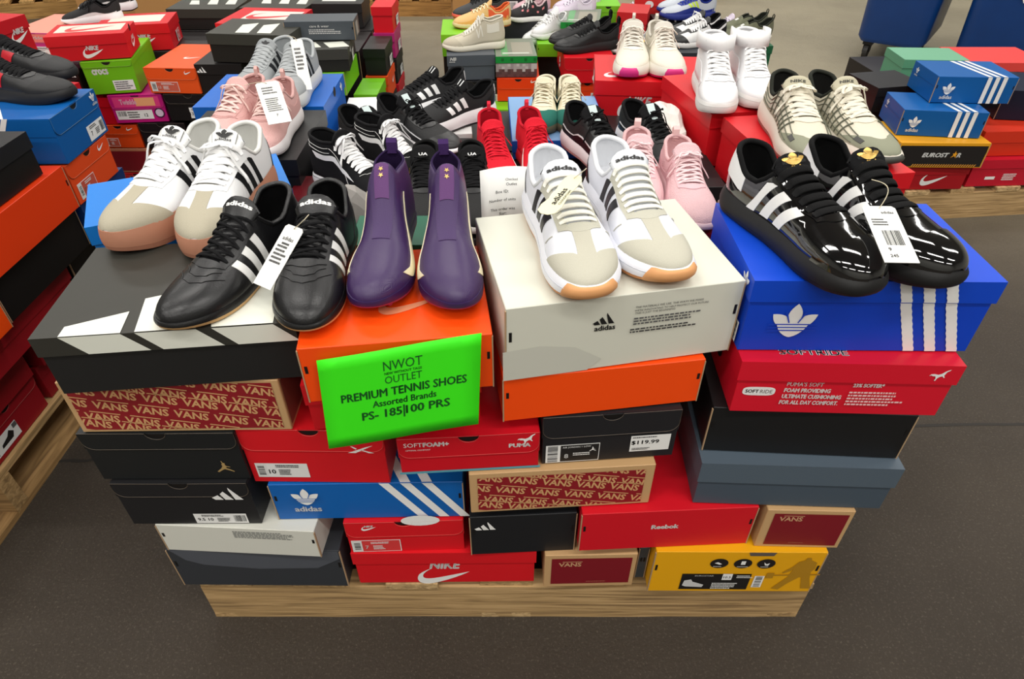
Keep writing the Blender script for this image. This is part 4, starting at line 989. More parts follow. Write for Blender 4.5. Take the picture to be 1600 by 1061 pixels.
lb('red shoe box with white cross logo in the rear left pile', -1.545, .370, .10, .10, (204, 14, 34), 'lid', skirt=.034, decals=[('F', [vector(-.02, .084, .034)], 'logo')])
lb('small magenta shoe box with glittery print and white sticker', -1.398, .378, .19, .104, (192, 22, 122), skirt=.05, yaw=6, decals=[('F', [rc(.0, .077, .165, .038, (226, 60, 130)), rc(.03, .077, .07, .03, (240, 170, 120)), tx('Twinkle', -.03, .078, w=.06, h=.02, c=(250, 200, 220), bold=.04)], 'printed_art', 1), ('F', [rc(-.02, .03, .13, .034), barcode(-.065, .034, .03, .018), fineprint(-.02, .03, .05, .026, 3, (40, 40, 40)), tx('12', .02, .028, h=.012, c=(20, 20, 20)), disc(.07, .034, .018, (60, 20, 60)), disc(.07, .034, .014, (220, 200, 220))], 'size_label')])
lb('black shoe box with small white sticker behind the magenta box', -1.20, .384, .18, .10, (22, 20, 22), skirt=.034, decals=[('F', slabel(.02, .03, .06, .04, size='13K', side='R'), 'size_label')])
lb('bright green shoe box end with white clog-brand lettering and sticker' if 0 else 'bright green shoe box end with white lowercase lettering', -1.458, .486, .168, .115, GRN, 'flap', skirt=.02, yaw=12, decals=[('F', [tx('crocs', -.03, .078, w=.055, h=.02, bold=.06)]), ('F', [rc(.035, .028, .07, .036), fineprint(.035, .028, .06, .03, 4, (60, 60, 60), 3)], 'size_label')])
lb('orange shoe box with sticker beside the green one', -1.238, .486, .19, .092, (236, 86, 30), skirt=.04, yaw=-3, decals=[('F', [tick(.065, .076, .026)], 'logo', 1), ('T', [tick(.03, .13, .06)], 'lid_print'), ('F', slabel(-.035, .024, .10, .032, (206, 96, 76), WHITE, '13', 4, 'L', WHITE), 'size_label')])
lb('black shoe box with three-bar mark left of the grey shoes', -1.06, .480, .17, .11, (28, 26, 26), 'lid', decals=[('F', [bars(-.06, .09, .034)], 'logo')])
lb('black shoe box with price sticker behind the black left shoes', -1.63, .470, .11, .10, (34, 20, 22), skirt=.034, decals=[('F', [bars(.035, .083, .03)], 'logo', 1), ('F', [rc(.02, .035, .05, .04), tx('$29.99', .015, .045, w=.03, c=(20, 20, 20)), barcode(.02, .028, .03, .014)], 'price_label')])
ST3 = lambda w, h: [('T', [pg([(x, .09), (x + .045, .09), (x + .015, .17 + k * .03), (x - .02, .17 + k * .03)], (226, 228, 216)) for k, x in enumerate((-.08, .0, .08))], 'lid_bars')]
lb('olive black shoe box with white bars on its lid, left of the grey shoes', -.93, .592, .30, .098, (34, 33, 30), 'lid', d=.22, lidcol=(60, 60, 54), yaw=-6, decals=[('T', [pg([(x, .02), (x + .05, .02), (x + .03, .16), (x - .02, .13)], (226, 228, 216)) for x in (-.05, .03)], 'lid_bars')])
lb('red shoe box with white lettering and tick on both faces, upper left', -1.50, .603, .26, .085, (206, 26, 36), 'lid', d=.18, yaw=14, skirt=.034, decals=[('f', nikelogo(.01, .028, .07), 'logo'), ('R', nikelogo(.0, .04, .06, WHITE), 'logo'), ('T', [rc(0, .1, .22, .10, (232, 214, 200)), tick(.0, .1, .16, (214, 60, 60))], 'lid_print'), ('R', [disc(.0, .082, .012, (14, 11, 10))], 'finger_hole')])
lb('large red shoe box with white logo panel on its lid, upper left', -1.50, .545, .27, .10, (206, 26, 36), 'lid', d=.2, y=2.78, yaw=12, decals=[('f', nikelogo(.03, .04, .09), 'logo'), ('T', [rc(.0, .1, .2, .12, (236, 220, 206))], 'lid_print'), ('R', slabel(.02, .03, .06, .04, (200, 70, 76), WHITE, '9', 4, 'L', WHITE), 'size_label')])
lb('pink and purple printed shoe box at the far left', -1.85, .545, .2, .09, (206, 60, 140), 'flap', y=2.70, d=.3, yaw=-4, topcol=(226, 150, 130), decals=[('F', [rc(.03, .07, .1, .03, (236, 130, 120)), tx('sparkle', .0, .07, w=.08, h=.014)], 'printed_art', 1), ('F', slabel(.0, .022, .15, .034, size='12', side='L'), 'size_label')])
lb('salmon orange shoe box with white tick beneath the pink printed one', -1.70, .44, .24, .075, (232, 104, 70), 'lid', y=2.5, d=.25, decals=[('T', [tick(.02, .1, .1, (230, 150, 120))], 'lid_print')])
lb('flat red shoe box with white lettering on its lid behind the olive black one', -1.03, .545, .30, .10, (206, 30, 40), 'lid', y=2.79, d=.28, yaw=-6, decals=[('T', [rc(.03, .14, .22, .16, (236, 214, 206)), tick(.03, .14, .2, (206, 40, 50))], 'lid_print')])
lb('dark olive shoe box with white bars, rear row left', -1.36, .545, .30, .085, (34, 33, 31), 'lid', y=3.12, d=.24, lidcol=(58, 58, 52), decals=ST3(.3, .1))
lb('dark olive shoe box with white bars, rear row middle', -1.045, .545, .29, .09, (34, 33, 31), 'lid', y=3.11, d=.24, yaw=-5, lidcol=(58, 58, 52), decals=ST3(.3, .1))
lb('dark shoe box at the top of the rear row, right', -.77, .545, .22, .10, (38, 38, 38), 'lid', y=3.15, d=.2, decals=[('T', [rc(0, .1, .15, .1, (214, 214, 208))], 'lid_print')])
lb('bright green shoe box below the slate grey one', -.73, .478, .24, .082, GRN, 'plain', d=.25)
lb('olive black shoe box with white bars under the slate grey one', -.68, .562, .19, .078, (40, 40, 38), 'lid', d=.27, lidcol=(66, 66, 62), yaw=6, decals=[('T', [pg([(x, .02), (x + .07, .03), (x + .04, .1), (x - .03, .09)], (226, 228, 216)) for x in (-.07, .03)], 'lid_bars'), ('R', [bars(-.06, .06, .03)], 'logo'), ('R', slabel(.0, .025, .06, .036, size='9', side='R'), 'size_label')])
lb('slate grey shoe box with rounded edges and small white print', -.70, .642, .25, .066, (76, 82, 88), 'plain', y=2.56, d=.12, yaw=3, decals=[('F', [tx('care & wear', .0, .048, w=.07, h=.008, bold=.02), fineprint(.02, .03, .12, .018, 3, (200, 200, 200), 4)]), ('R', [rc(0, .03, .05, .045, (160, 160, 160))], 'size_label')])
def rb(lab, y, z, h, col, x=-.565, w=.2, style='flap', **k): return box(lab, (x, y, z), 90, w, .25 if style != 'plain' else .2, h, col, style, **k)
# ends of boxes along the right side of the rear left pile
for y, rows in ((2.60, (((24, 24, 26), .25, 'black'), ((112, 186, 26), .36, 'green'))), (2.84, (((200, 24, 36), .132, 'red'), ((28, 26, 26), .245, 'black'), ((224, 80, 30), .35, 'orange'), ((30, 30, 30), .455, 'black'))), (3.10, (((200, 24, 36), .132, 'red'), ((190, 30, 44), .24, 'red'), ((36, 36, 34), .345, 'dark'), ((176, 40, 110), .45, 'magenta'), ((212, 26, 38), .552, 'red')))):
    for k, (c, z, nm) in enumerate(rows):
        pos = {2.60: 'nearest column', 2.84: 'middle column', 3.10: 'farthest column'}[y]; lv = ('bottom', 'second', 'third', 'fourth', 'top')[k]
        box('%s shoe box end, %s layer of the %s, rear left pile' % (nm, lv, pos), (-.51 - .0 * k, y + .01 * k, z), 90, .2, .09, .103, c, 'lid', .034, decals=[('F', slabel(.02, .03, .07, .04, size='9', side='R', seed=k), 'size_label')] if nm != 'orange' else [('F', [tick(.03, .06, .05)], 'logo')])

# ---------------------------------------------------------------- rear centre pile
pallet('wooden pallet under the rear centre pile', (.42, 3.5, 0), 1.3, 1.15, 0, 'x', 13)
CG = 'plain dark cartons buried in the rear centre pile'
for x in (-.17, .17, .51, .85):
    for y in (3.36, 3.68): box('plain dark carton buried in the rear centre pile', (x, y, .132), 0, .33, .3, .25, (36, 33, 33), 'plain', group=CG)
for x, w in ((-.235, .2), (.345, .22), (.85, .3)): box('plain dark carton buried in the rear centre pile', (x, 3.04, .132), 0, w, .3, .105 if x < 0 else (.12 if x < .5 else .23), (36, 33, 33), 'plain', group=CG)
cb = lambda lab, x, y, z, w, h, col, style='lid', d=.3, yaw=0, **k: box(lab, (x, y, z), yaw, w, d, h, col, style, **k)
cb('black shoe box with three-bar mark and sticker beneath the slate grey box', -.165, 3.04, .240, .21, .108, (34, 34, 37), 'flap', decals=[('F', [bars(.07, .09, .045)], 'logo', 1), ('F', [rc(.06, .028, .085, .045), barcode(.07, .03, .045, .032)], 'size_label')])
cb('slate grey shoe box with small white logo beneath the beige high top', -.182, 3.05, .350, .215, .108, (82, 88, 96), 'lid', skirt=.045, yaw=5, d=.22, decals=[('F', [tx('NB', -.08, .092, w=.03, h=.014, bold=.05, shear=.3), fineprint(-.08, .08, .035, .005, 1, WHITE)], 'logo')])
cb('lime green shoe box low in the rear centre pile', -.0, 2.93, .132, .26, .128, (120, 190, 30), 'plain')
cb('orange shoe box end with finger hole under the pixel-print box', .028, 3.03, .262, .19, .102, (236, 62, 18), 'flap', skirt=.045, decals=[('F', [tick(.07, .09, .028)], 'logo', 1)])
def pixelbox(lab, x, y, z, w, h, yaw):
    q = random.Random(5); its = [rc(0, .03, w, .06, (150, 130, 130))]; n = 14
    for i in range(n):
        for j in range(5): its.append(rc(-w / 2 + w * (i + .5) / n, .006 + .0115 * j, w / n, .0115, ((176, 164, 164), (196, 188, 188), (160, 146, 148))[q.randrange(3)] if j > 2 - (i % 3 == 0) else ((100, 70, 70), (86, 60, 60))[q.randrange(2)]))
    r = cb(lab, x, y, z, w, h, (150, 140, 140), 'lid', yaw=yaw, skirt=.028, lidcol=(30, 140, 60), topcol=(120, 128, 112), decals=[('F', [rc(-w / 2 + w * k / 9 + .01, h - .014, .011, .012, (20, 104, 44)) for k in (1, 3, 6, 8)], 'lid_print'), ('T', [rc(.03, .13, .09, .2, (150, 146, 130)), rc(-.05, .13, .03, .24, (96, 160, 104)), rc(.0, .05, .12, .02, (190, 196, 184))], 'lid_print')])
    put(r, 'f', its, 'pixel_print', (w, .3, h)); return r
pixelbox('shoe box with pixel pattern sides and green translucent lid, left one', .020, 3.04, .366, .185, .09, 3)
pixelbox('shoe box with pixel pattern sides and green lid behind the black shoes', .325, 3.38, .386, .185, .13, -8)
cb('lime green shoe box behind the slate grey one', -.185, 3.30, .384, .30, .1, (118, 190, 32), 'lid', d=.3, lidcol=(130, 200, 36), yaw=3)
cb('lime green shoe box edge seen between pixel box and red box', .17, 3.29, .384, .1, .06, (118, 190, 32), 'plain', d=.2)
cb('dark grey shoe box at the back under the dotted canvas shoes', .06, 3.60, .384, .30, .085, (44, 44, 48), 'plain', d=.19)
cb('black shoe box with white sticker at the back left of the rear centre pile', -.07, 3.8, .384, .3, .17, (34, 34, 38), 'plain', d=.15, decals=[('F', [rc(.07, .12, .06, .04), barcode(.07, .12, .04, .03)], 'size_label')])
cb('red shoe box carrying the black running shoes, tick logos on two sides', .335, 2.955, .366, .215, .108, (206, 18, 30), 'flap', skirt=.05, d=.33, yaw=2, decals=[('F', nikelogo(.055, .032, .075), 'logo'), ('L', [disc(-.02, .04, .022, WHITE), tick(-.02, .04, .05, (200, 40, 44))], 'logo')])
cb('orange shoe box below the red one in the rear centre pile', .335, 2.975, .256, .20, .108, (236, 66, 20), 'flap', decals=[('F', slabel(.05, .04, .06, .04, (206, 90, 76), WHITE, '8', 3, 'L', WHITE), 'size_label')])
cb('small green shoe box near the top of the rear centre pile', .50, 3.72, .384, .13, .135, (120, 196, 40), 'flap', d=.2, skirt=.03)
cb('red shoe box with white sticker right of the small green one', .59, 3.50, .384, .15, .15, (196, 36, 40), 'lid', d=.2, yaw=-14, skirt=.05, decals=[('L', slabel(.0, .06, .07, .05, size='9', side='R'), 'size_label'), ('F', [tick(.0, .09, .04)], 'logo')])
cb('red shoe box standing behind the blue football boots', .71, 3.72, .384, .15, .17, (206, 44, 44), 'lid', d=.2, yaw=-8, decals=[('F', [disc(.0, .14, .022, WHITE, 16, .8)], 'lid_print'), ('F', slabel(-.02, .05, .07, .07, (196, 70, 70), WHITE, '8', 3, 'L', WHITE), 'size_label')])
cb('red shoe box at the top edge of the view behind the blue football boots', .90, 3.72, .384, .2, .14, (200, 26, 36), 'lid', d=.2)
cb('kraft cardboard flap box beside the blue football boots', .80, 3.85, .384, .14, .2, (196, 160, 112), 'plain', d=.1)
cb('black shoe box under the blue football boots', .86, 3.47, .384, .3, .108, (28, 28, 30), 'plain', d=.2)
cb('charcoal shoe box under the black and white sneakers', .86, 3.08, .364, .32, .096, (44, 48, 54), 'lid', d=.3)
cb('dark green shoe box under the camouflage slip-on', 1.12, 3.30, .26, .25, .172, (22, 92, 60), 'lid', d=.28)
cb('plain charcoal carton below the dark green box' if 0 else 'charcoal carton holding up the dark green box', 1.12, 3.31, .132, .24, .127, (40, 40, 42), 'plain', d=.27)

# ---------------------------------------------------------------- right pallet
pallet('light wooden pallet at the right edge of the view', (2.12, 2.96, 0), 1.25, 1.05, 6, 'x', 14, (214, 182, 134))
RG = 'plain dark cartons buried in the right pile'
for x, y in ((1.72, 2.86), (2.1, 2.9), (1.9, 3.2)): box('plain dark carton buried in the right pile', (x, y, .132), 4, .33, .3, .2, (36, 33, 33), 'plain', group=RG)
box('red shoe box with white tick under the worker-wear box', (1.62, 2.385, .132), 2, .32, .2, .10, (168, 20, 30), 'lid', decals=[('f', [tick(.03, .045, .1)], 'logo')])
box('yellow and black shoe box with hazard stripe and slanted lettering', (1.625, 2.365, .234), -1, .335, .22, .099, (226, 160, 30), 'plain', decals=[('F', [rc(0, .045, .325, .082, (24, 20, 20)), tx('EUROST', -.022, .05, w=.10, h=.018, bold=.05, shear=.2), tx('R', .065, .05, h=.018, bold=.05, shear=.2), pg([(.036, .04), (.044, .05), (.040, .056), (.046, .057), (.049, .066), (.052, .057), (.058, .058), (.054, .05), (.056, .038), (.049, .047)], (232, 160, 30))] + [pg([(-.10 + k * .009, .005), (-.096 + k * .009, .005), (-.090 + k * .009, .014), (-.094 + k * .009, .014)], (230, 160, 60)) for k in range(27)], 'printed_panel')])
AB = (10, 88, 158)
def ab(lab, P, yaw, w, h):
    F_ = [trefoil(-w / 2 + .05, .045, .05, WHITE, AB)] + [rc(w / 2 - .105 + k * .028, (h - .001) / 2, .015, h - .002) for k in range(3)]
    T_ = [pg([(w / 2 - .1125 + k * .028, 0), (w / 2 - .0975 + k * .028, 0), (w / 2 - .1475 + k * .028, .2), (w / 2 - .1625 + k * .028, .2)]) for k in range(3)]
    return box(lab, P, yaw, w, .205, h, AB, 'plain', decals=[('F', F_, 'logo'), ('T', T_, 'stripes'), ('L', [trefoil(-.06, h - .03, .028, WHITE, AB), rc(.0, h - .04, .205, .0012, (8, 66, 126))], 'logo')])
ab('blue shoe box with three white stripes, lower of two on the right pallet', (1.615, 2.42, .334), -7, .30, .098)
ab('blue shoe box with three white stripes, upper of two on the right pallet', (1.735, 2.50, .433), -3, .29, .098)
box('orange red shoe box beside the worker-wear box', (1.99, 2.45, .245), 3, .36, .24, .10, (206, 50, 26), 'lid', skirt=.045)
box('red shoe box with small white print at the bottom of the right pallet', (1.99, 2.42, .132), 3, .38, .24, .112, (190, 20, 44), 'lid', decals=[('f', [rc(-.10, .035, .04, .012), fineprint(-.02, .038, .06, .03, 4, WHITE, 5), fineprint(.09, .038, .08, .03, 4, WHITE, 6)])])
box('dark navy shoe box behind the blue ones at the right edge', (2.06, 2.55, .346), -8, .3, .25, .115, (18, 24, 44), 'plain')
box('coral red shoe box at the right edge behind the dark navy one', (2.15, 2.95, .334), 0, .35, .25, .12, (224, 70, 64), 'lid')
box('black shoe box behind the blue ones on the right pallet', (1.58, 2.70, .334), 12, .22, .2, .10, (28, 26, 26), 'lid')
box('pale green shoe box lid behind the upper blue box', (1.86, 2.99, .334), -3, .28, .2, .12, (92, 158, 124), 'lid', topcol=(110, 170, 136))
box('coral shoe box behind the grey and olive shoes', (1.395, 2.75, .132), 4, .25, .3, .19, (226, 84, 78), 'lid')

# ---------------------------------------------------------------- blue wheeled bins
def bin_(lab, corner, yaw, w, d, h):
    a = R(yaw); ex = Vector((math.cos(a), math.sin(a), 0)); ey = Vector((-math.sin(a), math.cos(a), 0)); c = Vector((*corner, 0)) + ex * w / 2 + ey * d / 2
    root = empty('wheeled_bin', lab, 'bin', c, yaw); m = mat((8, 62, 132), .38, .1, 12, var=.12)
    def ring(w2, d2, r, z):
        P = []
        for sx, sy, a0 in ((1, 1, 0), (-1, 1, 90), (-1, -1, 180), (1, -1, 270)):
            for k in range(7): q = R(a0 + 15 * k); P.append((sx * (w2 / 2 - r) + r * math.cos(q), sy * (d2 / 2 - r) + r * math.sin(q), z))
        return P
    L_ = [(w - .10, d - .10, .04, .12), (w - .05, d - .05, .07, .15), (w, d, .08, h - .1), (w + .03, d + .03, .09, h - .09), (w + .05, d + .05, .09, h), (w - .02, d - .02, .07, h), (w - .06, d - .06, .06, .2)]
    V = []; 
    for t in L_: V += ring(*t)
    n = 28; F = [(k * n + j, k * n + (j + 1) % n, (k + 1) * n + (j + 1) % n, (k + 1) * n + j) for k in range(len(L_) - 1) for j in range(n)] + [tuple(range(n))[::-1], tuple((len(L_) - 1) * n + j for j in range(n))]
    smoothen(mesh('tub', V, F, m, root))
    for sx in (-1, 1):
        for sy in (-1, 1):
            x, y = sx * (w / 2 - .1), sy * (d / 2 - .1)
            g = MB(); g.box((x - .03, y - .03, .098), (x + .03, y + .03, .125)); g.box((x - .022, y - .02, .05), (x - .017, y + .02, .1)); g.box((x + .017, y - .02, .05), (x + .022, y + .02, .1))
            f = g.build('caster', mat((60, 60, 62), .4, metal=1), root)
            g = MB(); g.tube([(x - .014, y, .05), (x + .014, y, .05)], .05, 20); g.build('wheel', rubber((34, 32, 30)), f)
    put(root, 'F', [tx('FRAGILE', -w * .18, h * .55, w=.1), pg([(-w * .18 - .03, .50), (-w * .18 + .03, .50), (-w * .18, .45)]), rc(-w * .18, .53, .07, .01)], 'printed_mark', (w, d, h))
    return root
bin_('tall blue wheeled plastic bin, the left one with a caster showing', (2.24, 4.62), -36, .46, .75, 1.0)
bin_('wide blue wheeled plastic bin at the upper right corner', (2.70, 4.27), -36, .85, .75, 1.0)

# ---------------------------------------------------------------- far back: pallets and cartons
for k in range(3): pallet('empty wooden pallet at the far back, %s of the stack of three' % ('bottom', 'middle', 'top')[k], (-1.02, 6.35, .131 * k), 1.05, 1.0, 0, 'x', 20 + k, (196, 150, 90))
pallet('wooden pallet with a brown carton at the far upper left corner', (-4.25, 6.15, 0), 1.1, 1.0, 25, 'x', 25, (200, 160, 100))
def carton(lab, loc, yaw, w, d, h):
    r = empty('cardboard_carton', lab, 'carton', loc, yaw); MB().box((-w / 2, -d / 2, 0), (w / 2, d / 2, h)).build('body', board((184, 136, 84)), r)
    MB().box((-.03, -d / 2 - .001, 0), (.03, -d / 2, h)).build('packing_tape', mat((170, 124, 76), .3), r); return r
carton('large brown carton on the pallet at the upper left corner', (-4.3, 6.25, .131), 25, 1.0, .9, .7)
carton('brown carton standing on the floor behind the rear left pile', (-2.9, 5.6, 0), 10, .7, .5, .5)
carton('brown carton at the top edge behind the rear centre pile', (.05, 5.4, 0), -8, .9, .5, .45)
carton('brown carton at the top edge right of the stack of pallets', (-.25+1.7, 6.9, 0), 4, .9, .5, .4)
# red and white boxes cut by the upper left corner
box('red shoe box with white logo at the upper left corner of the view', (-1.52, 2.10, .700), 80, .2, .25, .11, (196, 24, 36), 'lid', decals=[('F', nikelogo(.05, .06, .07), 'logo')])
box('white box with black lettering under the red one at the upper left corner', (-1.51, 2.10, .585), 80, .22, .25, .114, (222, 220, 214), 'plain', decals=[('F', [tx('ynn', .06, .03, w=.07, h=.03, c=(20, 20, 20))])])
box('red shoe box beneath the white box at the upper left corner', (-1.49, 2.12, .46), 80, .3, .3, .124, (190, 20, 34), 'lid')
box('plain dark carton under the red boxes at the upper left corner', (-1.52, 2.08, .132), 80, .3, .3, .327, (36, 33, 33), 'plain')
# ---------------------------------------------------------------- shoe styles
B_ = BLACK
def lt(c): return leather(c)
blackflat = ST(um=leather((17, 17, 19), .33), lining=leather((14, 14, 15)), mm=leather((17, 17, 18)), om=rubber((196, 156, 104)), outh=.34, zs=[(0, .019), (.5, .015), (1, .016)], zb=[(0, .004), (.12, 0), (.7, 0), (.85, .002), (1, .007)], flare=.002, lm=cloth((13, 13, 15)), bow=0, p=2.1, lw=.0024, lth=.0014, laces=6, crisscross=True,
    zt=[(0, .09), (.36, .094), (.46, .085), (.56, .071), (.66, .058), (.76, .049), (.86, .042), (1, .035)], ze=[(0, .088), (.08, .082), (.2, .058), (.28, .060), (.37, .084), (.46, .076), (.56, .063), (.66, .051), (1, .03)],
    tongue_m=leather((19, 19, 21)), tongue_mark=[tx('adidas', 0, .004, w=.034, h=.009, bold=.05)],
    panels=[('eyestay', leather((19, 19, 21)), {'eyelets': False}), ('stripes', leather((232, 232, 230)), {'s0': .42, 'dx': .088, 'w': .046, 'sl': .05, 'ta': .56}), ('seam', leather((34, 34, 36)), {'pts': [(.70, .52), (.75, .3), (.765, 0)]}), ('seam', leather((32, 32, 34)), {'pts': [(.72, .62), (.79, .35), (.81, 0)]}), ('heelback', leather((20, 20, 22)))])
def cleat_extra(root, sh, LO, G, pp):
    m = leather((84, 52, 112))
    pp('front_panel', mat((60, 35, 86), .6, .3, 500), lambda a, b: (lerp(.33, .66, a), lerp(-1, 1, b) * (.34 - .08 * a)), 12, 8, .0008)
    pp('front_strap', mat((84, 36, 100), .6, .3, 500), lambda a, b: (lerp(.305, .46, a), lerp(-.17, .17, b)), 6, 4, .0018)
    for i, x in enumerate((.345, .372)):
        c = np.array(LO.off(x, 0, .003)); n = sh.N(x, 0); e1 = np.array([0, 1., 0]); e2 = np.cross(n, e1); V = []
        for k in range(10): r = (.0042 if k % 2 == 0 else .0018); V.append(tuple(c + e1 * r * math.sin(k * math.pi / 5) - e2 * r * math.cos(k * math.pi / 5)))
        mesh('gold_star', V, [tuple(range(10))], mat((236, 200, 120), .3, metal=.4), root)
cleat = ST(um=mat((56, 32, 82), .36, .25, 900, kind='wave'), lining=cloth((40, 24, 62)), mm=leather((46, 24, 72)), om=rubber((140, 36, 70)), sock=1, sopen=.27, studs=rubber((176, 44, 92)), zs=[(0, .020), (.5, .016), (1, .019)], flare=.001, p=2.15,
    bw=[(0, .028), (.14, .032), (.38, .032), (.55, .038), (.72, .0455), (.86, .044), (1, .040)],
    ze=[(0, .118), (.1, .110), (.22, .110), (.30, .112), (.40, .094), (.5, .076), (.66, .054), (1, .035)], zt=[(0, .11), (.27, .124), (.33, .118), (.42, .101), (.52, .083), (.66, .061), (.8, .049), (1, .038)],
    wt=[(0, .018), (.12, .023), (.27, .018), (.4, .02), (.66, .018), (1, .018)], collar_r=.002, wall=.0025,
    panels=[('tick', leather((236, 226, 190)), {'box': (.30, .82, .52, .99)})], pull=cloth((66, 42, 94)), pull_w=.016, pull_h=.016, extra=cleat_extra)
def gumtoe(c): return c
runner = ST(um=mat((228, 230, 238), .5, .15, 500), lining=mat((226, 228, 232), .7, .3, 300), mm=rubber((236, 237, 244)), om=rubber((206, 140, 84)), zs=[(0, .044), (.4, .036), (.7, .03), (1, .032)], zb=[(0, .006), (.12, 0), (.7, 0), (.85, .003), (1, .014)], flare=.0055, lm=cloth((236, 234, 224)), laces=7, crisscross=False, eyec=(200, 198, 186), lw=.0040, lth=.0010, bow=0, bars=True, L=.292,
    toewrap=rubber((222, 160, 104)), toewrap_x=.93, toewrap_h=1.2, tongue_m=leather((222, 226, 232)), tongue=.036,
    tongue_mark=[tx('adidas', 0, .002, w=.034, h=.008, c=(20, 20, 20), bold=.05)], grooves=[(.62, rubber((196, 198, 206)))],
    panels=[('ttoe', suede((190, 187, 172)), {'x': .74}), ('stripes', leather((24, 24, 26)), {'s0': .35, 'dx': .085, 'w': .05, 'sl': .05, 'ta': .6, 'o': .0011}), ('eyestay', suede((190, 188, 174)), {'w': .2}), ('heelback', leather((30, 30, 32)), {'x': .14}), ('seam', leather((190, 188, 176)), {'pts': [(.68, .66), (.66, .86)], 'r': .0008})])
patent = ST(um=mat((10, 10, 12), .07, .12, 55, .7, coat=1.0), lining=cloth((13, 13, 14)), mm=rubber((17, 17, 18)), om=rubber((15, 15, 16)), zs=[(0, .034), (.5, .030), (1, .032)], flare=.005, lm=cloth((14, 14, 15)), laces=6, crisscross=False, eyec=(12, 12, 14), lw=.0058, lth=.0012, bow=0, bars=True, L=.295, p=2.5, n=2.6,
    tongue_m=cloth((16, 16, 18)), tongue=.038, markmat=lambda c: mat(c, .25, metal=.6) if c != (16, 16, 18) else ink(c), tongue_mark=trefoil(0, .004, .026, (214, 176, 96), (16, 16, 18)),
    zt=[(0, .09), (.36, .106), (.46, .097), (.56, .084), (.66, .071), (.76, .064), (.86, .060), (1, .054)],
    panels=[('toecap', mat((10, 10, 12), .07, .1, 60, .7, coat=1.0), {'x': .83, 'cv': .06, 'o': .0022}), ('eyestay', mat((12, 12, 14), .09, .12, 60, .7, coat=1.0), {'w': .16}), ('stripes', leather((236, 236, 234)), {'s0': .35, 'dx': .098, 'w': .058, 'sl': .085, 'ta': .56}), ('heeltab', leather((232, 232, 232)), {'x': .2, 'tb': .80})])
samba = ST(um=leather((232, 233, 234)), lining=leather((222, 222, 218)), mm=rubber((182, 126, 100)), om=rubber((172, 116, 92)), lm=cloth((240, 240, 240)), zs=[(0, .046), (.5, .041), (1, .041)], flare=.003, laces=6, lw=.0042, lth=.0012, bars=True, bow=1, loop=.045, L=.28, p=2.1,
    tongue_m=leather((230, 231, 230)), tongue=.038, tongue_mark=[rc(0, .003, .032, .030, (120, 120, 116)), rc(0, .003, .030, .028, (236, 236, 234))] + trefoil(0, .006, .021, (20, 20, 20), (236, 236, 234)),
    zt=[(0, .11), (.36, .118), (.46, .108), (.56, .095), (.66, .082), (.76, .073), (.86, .066), (1, .058)], ze=[(0, .112), (.08, .106), (.2, .086), (.28, .087), (.37, .108), (.46, .100), (.56, .088), (.66, .075), (1, .05)],
    panels=[('ttoe', suede((176, 169, 150)), {'x': .72}), ('eyestay', leather((234, 235, 236)), {'w': .2}), ('stripes', suede((22, 22, 24)), {'s0': .34, 'dx': .082, 'w': .045, 'sl': .05, 'ta': .58}), ('heelback', leather((30, 28, 30)), {'x': .1, 'ta': .55})])
knitpink = ST(um=knit((222, 176, 172)), lining=knit((214, 170, 166)), mm=rubber((232, 226, 226)), om=rubber((226, 216, 214)), lm=cloth((236, 204, 196)), zs=[(0, .034), (1, .026)], laces=5, lw=.0032, bow=1, loop=.05, tongue_m=knit((222, 178, 174)), tongue=.038, panels=[('band', knit((214, 166, 162)), {'box': (.05, .4, .7, .98)}), ('seam', cloth((196, 150, 146)), {'pts': [(.68, .6), (.72, .3), (.73, 0)]}), ('eyestay', knit((218, 172, 168)), {'eyelets': False})], pull=cloth((226, 184, 178)))
greysuede = ST(um=suede((158, 162, 164)), lining=cloth((176, 180, 182)), mm=rubber((214, 216, 216)), om=rubber((206, 206, 204)), lm=cloth((168, 172, 174)), zs=[(0, .036), (1, .032)], laces=7, lw=.0034, bow=0, bars=True, L=.30, tongue_m=suede((150, 154, 156)), tongue_mark=trefoil(0, 0, .018, (30, 30, 32), None, False), panels=[('eyestay', suede((164, 168, 170))), ('stripes', suede((34, 36, 40)), {'s0': .36, 'dx': .08, 'w': .044, 'sl': .05}), ('toecap', suede((154, 158, 160)), {'x': .80, 'cv': .12})])
hitop = dict(ze=[(0, .130), (.1, .127), (.25, .123), (.36, .126), (.42, .116), (.5, .095), (.58, .077), (.66, .063), (1, .04)], zt=[(0, .13), (.36, .134), (.42, .123), (.5, .102), (.58, .084), (.66, .070), (.76, .060), (.86, .052), (1, .044)], wt=[(0, .024), (.12, .031), (.25, .033), (.36, .027), (.44, .021), (.56, .019), (.66, .017), (1, .018)])
